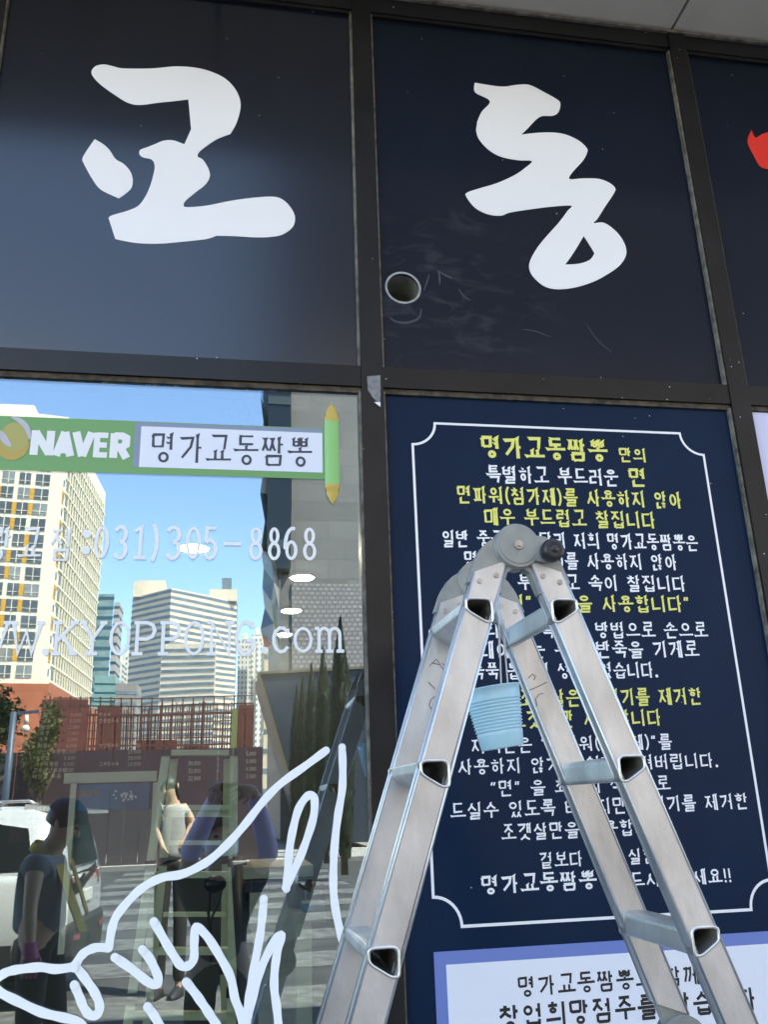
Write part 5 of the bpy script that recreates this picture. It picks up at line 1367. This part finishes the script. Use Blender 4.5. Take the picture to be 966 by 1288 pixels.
skin_a = mat('skin_tan', (.62, .37, .23), .55, var=.08); skin_b = mat('skin_light', (.58, .37, .27), .55, var=.06)
hair_m = mat('black_hair', (.012, .01, .01), .45, bump=.4, bscale=90)
def hair(root, hd, up, fd, rt, body, long=0, m=hair_m, nm='hair'):
    q = MB(); rows = []
    for i in range(11):
        t = math.pi*.62*i/10; row = []
        for k in range(28):
            a = 2*math.pi*k/28; fr_ = math.cos(a)
            tt = t*(1-.42*max(0, fr_)**1.2) if fr_ > 0 else t*(1+long*.2)
            r_ = .104
            row.append(hd+up*(.012+r_*1.03*math.cos(tt)-(long*.05*(i/10)**2 if fr_ < 0 else 0))+(fd*math.cos(a)*1.02+rt*math.sin(a)*.93)*(r_*math.sin(tt)))
        rows.append(row)
    q.grid(rows, 0, True, True)
    return q.build(nm, m, body)
def simple_joints(hip, foot_dir, facing, h=1.68):
    pass
zero = Vector((0, 0, 0))
# worker with a yellow towel, bending his head, between the glass and the car
W_ = lambda px, py, d: M(px, py, d)
d0 = 5.5
pel = W_(48, 1168, d0); gnd = 0.0
J = dict(pelvis=pel, chest=W_(52, 1098, d0), neck=W_(61, 1068, d0), head=W_(80, 1034, d0-.02))
J.update(lsh=W_(45, 1088, d0-.19), lel=W_(37, 1142, d0-.27), lwr=W_(36, 1194, d0-.28), lha=W_(37, 1212, d0-.28), rsh=W_(66, 1086, d0+.19), rel=W_(90, 1122, d0+.27), rwr=W_(103, 1106, d0+.22), rha=W_(112, 1100, d0+.2))
J.update(lhip=pel+Vector((0, .1, -.06)), rhip=pel+Vector((.02, -.1, -.06)))
for s, dx in (('l', -.05), ('r', .1)):
    h_ = J[s+'hip']; J[s+'an'] = Vector((h_.x+dx, h_.y, .085)); J[s+'kn'] = Vector((h_.x+dx*.5+.03, h_.y, (h_.z+.085)/2+.02))
J['foot_dir'] = Vector((1, 0, 0))
pr = thing('person', 'person in grey t-shirt with yellow towel round the neck, head bowed by the white SUV', 'person', (pel.x, pel.y, 0))
body, up, fd, rt = figure(pr, J, skin_a, Vector((.8, .1, -.6)))
shirt_g = mat('grey_tshirt', (.24, .24, .25), .9, bump=.3, bscale=12); trou = mat('black_trousers', (.014, .014, .016), .85)
mid = lambda a, c, t: J[a].lerp(J[c], t)
def shirt(root, J, m, sleeve=.55, k=1.14):
    return garment('shirt', root, [[('p', J['pelvis']+Vector((0, 0, -.05)), .134*k), ('p2', J['pelvis']+Vector((0, 0, .06)), .13*k), ('b', mid_(J, 'pelvis', 'chest', .5), .128*k), ('c', J['chest'], .142*k), ('n', J['neck'].lerp(J['chest'], .35), .075*k)],
        [('c', zero, 0), ('ls', J['lsh'], .07*k), ('le', mid_(J, 'lsh', 'lel', sleeve), .06*k)], [('c', zero, 0), ('rs', J['rsh'], .07*k), ('re', mid_(J, 'rsh', 'rel', sleeve), .062*k)]], m)
def mid_(J, a, c, t): return J[a].lerp(J[c], t)
def trousers(root, J, m):
    br = [[('p', J['pelvis']+Vector((0, 0, .03)), .128), ('q', J['pelvis'], .127)]]
    for s in 'lr':
        br.append([('q', zero, 0), (s+'h', J[s+'hip'], .1), (s+'t', mid_(J, s+'hip', s+'kn', .5), .087), (s+'k', J[s+'kn'], .07), (s+'c', mid_(J, s+'kn', s+'an', .5), .066), (s+'a', J[s+'an']+Vector((0, 0, .03)), .058)])
    return garment('trousers', root, br, m)
def shoes(root, J, m):
    for s in 'lr':
        a = J[s+'an']; q = MB(); ft = J['foot_dir']; sd_ = Vector((-ft.y, ft.x, 0))
        rows = []
        for t, wd, hh in ((-.06, .035, .075), (-.03, .045, .1), (.04, .048, .1), (.1, .052, .075), (.17, .046, .055), (.205, .02, .04)):
            c = Vector((a.x, a.y, 0))+ft*t
            rows.append([c-sd_*wd+Vector((0, 0, .002)), c-sd_*wd*.95+Vector((0, 0, hh*.6)), c-sd_*wd*.4+Vector((0, 0, hh)), c+sd_*wd*.4+Vector((0, 0, hh)), c+sd_*wd*.95+Vector((0, 0, hh*.6)), c+sd_*wd+Vector((0, 0, .002))])
        q.grid(rows, 0, True, True); q.face(rows[0]); q.face(rows[-1]); q.build('shoe', m, root)
shirt(pr, J, shirt_g, .3); trousers(pr, J, trou); shoes(pr, J, car_k)
h_ = hair(pr, J['head'], up, fd, rt, body)
m = MB(); hd = J['head']                                  # dark cap worn low
rows = []
for i in range(7):
    t = math.pi*.47*i/6; rows.append([hd+up*(.03+.108*math.cos(t)*.95)+(fd*math.cos(2*math.pi*k/28)*1.04+rt*math.sin(2*math.pi*k/28)*.95)*(.112*math.sin(t)) for k in range(28)])
m.grid(rows, 0, True, True); m.build('cap', mat('navy_cap', (.015, .018, .03), .8), pr)
tow = mat('yellow_towel', (.66, .42, .12), .95, bump=.5, bscale=60)
m = MB(); nk = J['neck']
rows = []
for k in range(15):
    a = R(-110+220*k/14); c = nk-Vector((0, 0, .03))-fd*0+(-fd*math.cos(a)*.085+rt*math.sin(a)*.095)
    rows.append([c+Vector((0, 0, .045)), c+(-fd*math.cos(a)+rt*math.sin(a))*.03, c-Vector((0, 0, .045))])
m.grid(rows, 0, True); 
for s in (-1, 1):
    a = nk-Vector((0, 0, .02))+fd*.05+rt*.09*s
    dd = (Vector((.14, 0, -.34)) if s*rt.y > 0 else Vector((.1, 0, -.28)))
    m.slab([[a-rt*.035*s+fd*.06, a+rt*.05*s+fd*.04, a+rt*.05*s+dd+fd*.05, a-rt*.035*s+dd+fd*.07]], fd*.012)
m.build('towel', tow, pr)
pink = mat('pink_glove', (.5, .1, .22), .6)
m = MB(); g_ = J['lha']; gw = J['lwr']; m.tube([gw+Vector((0, 0, .03)), gw, gw.lerp(g_, .6), g_], [.036, .036, .046, .04], 12)
for k in range(4): m.tube([g_+Vector((-.03+.02*k, 0, 0)), g_+Vector((-.032+.021*k, .01, -.04)), g_+Vector((-.03+.02*k, .02, -.07))], [.012, .011, .008], 8)
m.tube([gw.lerp(g_, .5)+Vector((.035, 0, 0)), g_+Vector((.06, .01, -.015))], [.012, .009], 8)
m.build('glove', pink, pr)

# woman in a white t-shirt further back
d0 = 9.5
pel = W_(218, 1077, d0); J = dict(pelvis=pel, chest=W_(219, 1032, d0), neck=W_(218, 1007, d0), head=W_(214, 991, d0))
J.update(lsh=W_(204, 1017, d0), lel=W_(199, 1042, d0), lwr=W_(204, 1062, d0-.1), lha=W_(206, 1070, d0-.12), rsh=W_(233, 1017, d0), rel=W_(243, 1036, d0), rwr=W_(233, 1056, d0-.1), rha=W_(228, 1062, d0-.12))
J.update(lhip=pel+Vector((-.09, 0, -.06)), rhip=pel+Vector((.09, 0, -.06)))
for s in 'lr':
    q = J[s+'hip']; J[s+'an'] = Vector((q.x*1.0, q.y, -.13+.085)); J[s+'kn'] = Vector((q.x, q.y+.03, (q.z-.05)/2))
J['foot_dir'] = Vector((-.3, .95, 0)).normalized()
pw = thing('person', 'person in a white t-shirt and black trousers standing on the crosswalk, hand on hip', 'person', (pel.x, pel.y, -.13))
body, up, fd, rt = figure(pw, J, skin_b, Vector((-.6, .8, 0)))
shirt(pw, J, mat('white_tshirt', (.36, .36, .36), .9, bump=.3, bscale=12), .5, 1.12); trousers(pw, J, trou)
hair(pw, J['head'], up, fd, rt, body, 1.5)
for o in list(pw.children): pass
def shoes_at(root, J, m, z):
    n0 = len(COL.objects)
    shoes(root, J, m)
    for o in root.children:
        if o.name.startswith('shoe'): o.location.z += z
shoes_at(pw, J, car_k, 0); 
for o in pw.children:
    if o.name.startswith('shoe'): o.location.z = -.13+.0

# the photographer, arms raised with the phone
lil = mat('lilac_sleeve', (.66, .54, .76), .85, bump=.25, bscale=14)
dP = 4.444
J = dict(pelvis=Vector((-.03, -.52, .86)), chest=Vector((-.03, -.45, 1.12)), neck=Vector((-.03, -.42, 1.3)), head=Vector((-.035, -.40, 1.425)))
J.update(lsh=Vector((-.2, -.43, 1.22)), lel=W_(240, 1070, 4.74), lwr=W_(279, 988, 4.49), lha=Vector((-.052, -.02, 1.62)), rsh=Vector((.14, -.43, 1.22)), rel=W_(338, 1072, 4.74), rwr=W_(318, 992, 4.49), rha=Vector((.055, -.02, 1.62)))
J.update(lhip=Vector((-.12, -.52, .8)), rhip=Vector((.06, -.52, .8)), foot_dir=Vector((.1, .99, 0)).normalized())
for s in 'lr':
    q = J[s+'hip']; J[s+'an'] = Vector((q.x*1.1, -.55, .085)); J[s+'kn'] = Vector((q.x*1.05, -.5, .45))
pp_ = thing('person', 'person with lilac sleeves and white face mask raising a phone overhead', 'person', (-.03, -.52, 0))
body, up, fd, rt = figure(pp_, J, skin_b, Vector((.1, .95, .25)), curl=Vector((0, -.2, -.4)))
shirt(pp_, J, mat('dark_tshirt', (.03, .03, .035), .9, bump=.3, bscale=12), .5); trousers(pp_, J, trou); shoes(pp_, J, car_k)
hair(pp_, J['head'], up, fd, rt, body, 1.2)
for s in 'lr':
    garment('sleeve', pp_, [[('w', J[s+'wr'].lerp(J[s+'el'], .08), .037), ('f', J[s+'wr'].lerp(J[s+'el'], .55), .05), ('e', J[s+'el'], .056), ('u', J[s+'el'].lerp(J[s+'sh'], .2), .056)]], lil)
hd = J['head']; m = MB()
m.grid([[hd-up*z+fd*(.1-.02*abs(z-.05)/.05)*math.cos(a)+rt*.092*math.sin(a) for a in [R(-70+140*k/12) for k in range(13)]] for z in (.012, .03, .05, .07, .088)], 0, True); m.build('face_mask', white_v, pp_)
ph = thing('mobile_phone', 'black phone held up by the person with lilac sleeves', 'phone', (0, -.02, 1.55))
m = MB(); m.box(-.038, .038, -.026, -.018, 1.515, 1.665); pb_ = m.build('phone_body', rubber_m, ph)
m = MB(); m.tube([(0, -.018, 1.55), (0, -.0155, 1.55)], .008, 14); m.build('lens', car_g, ph)
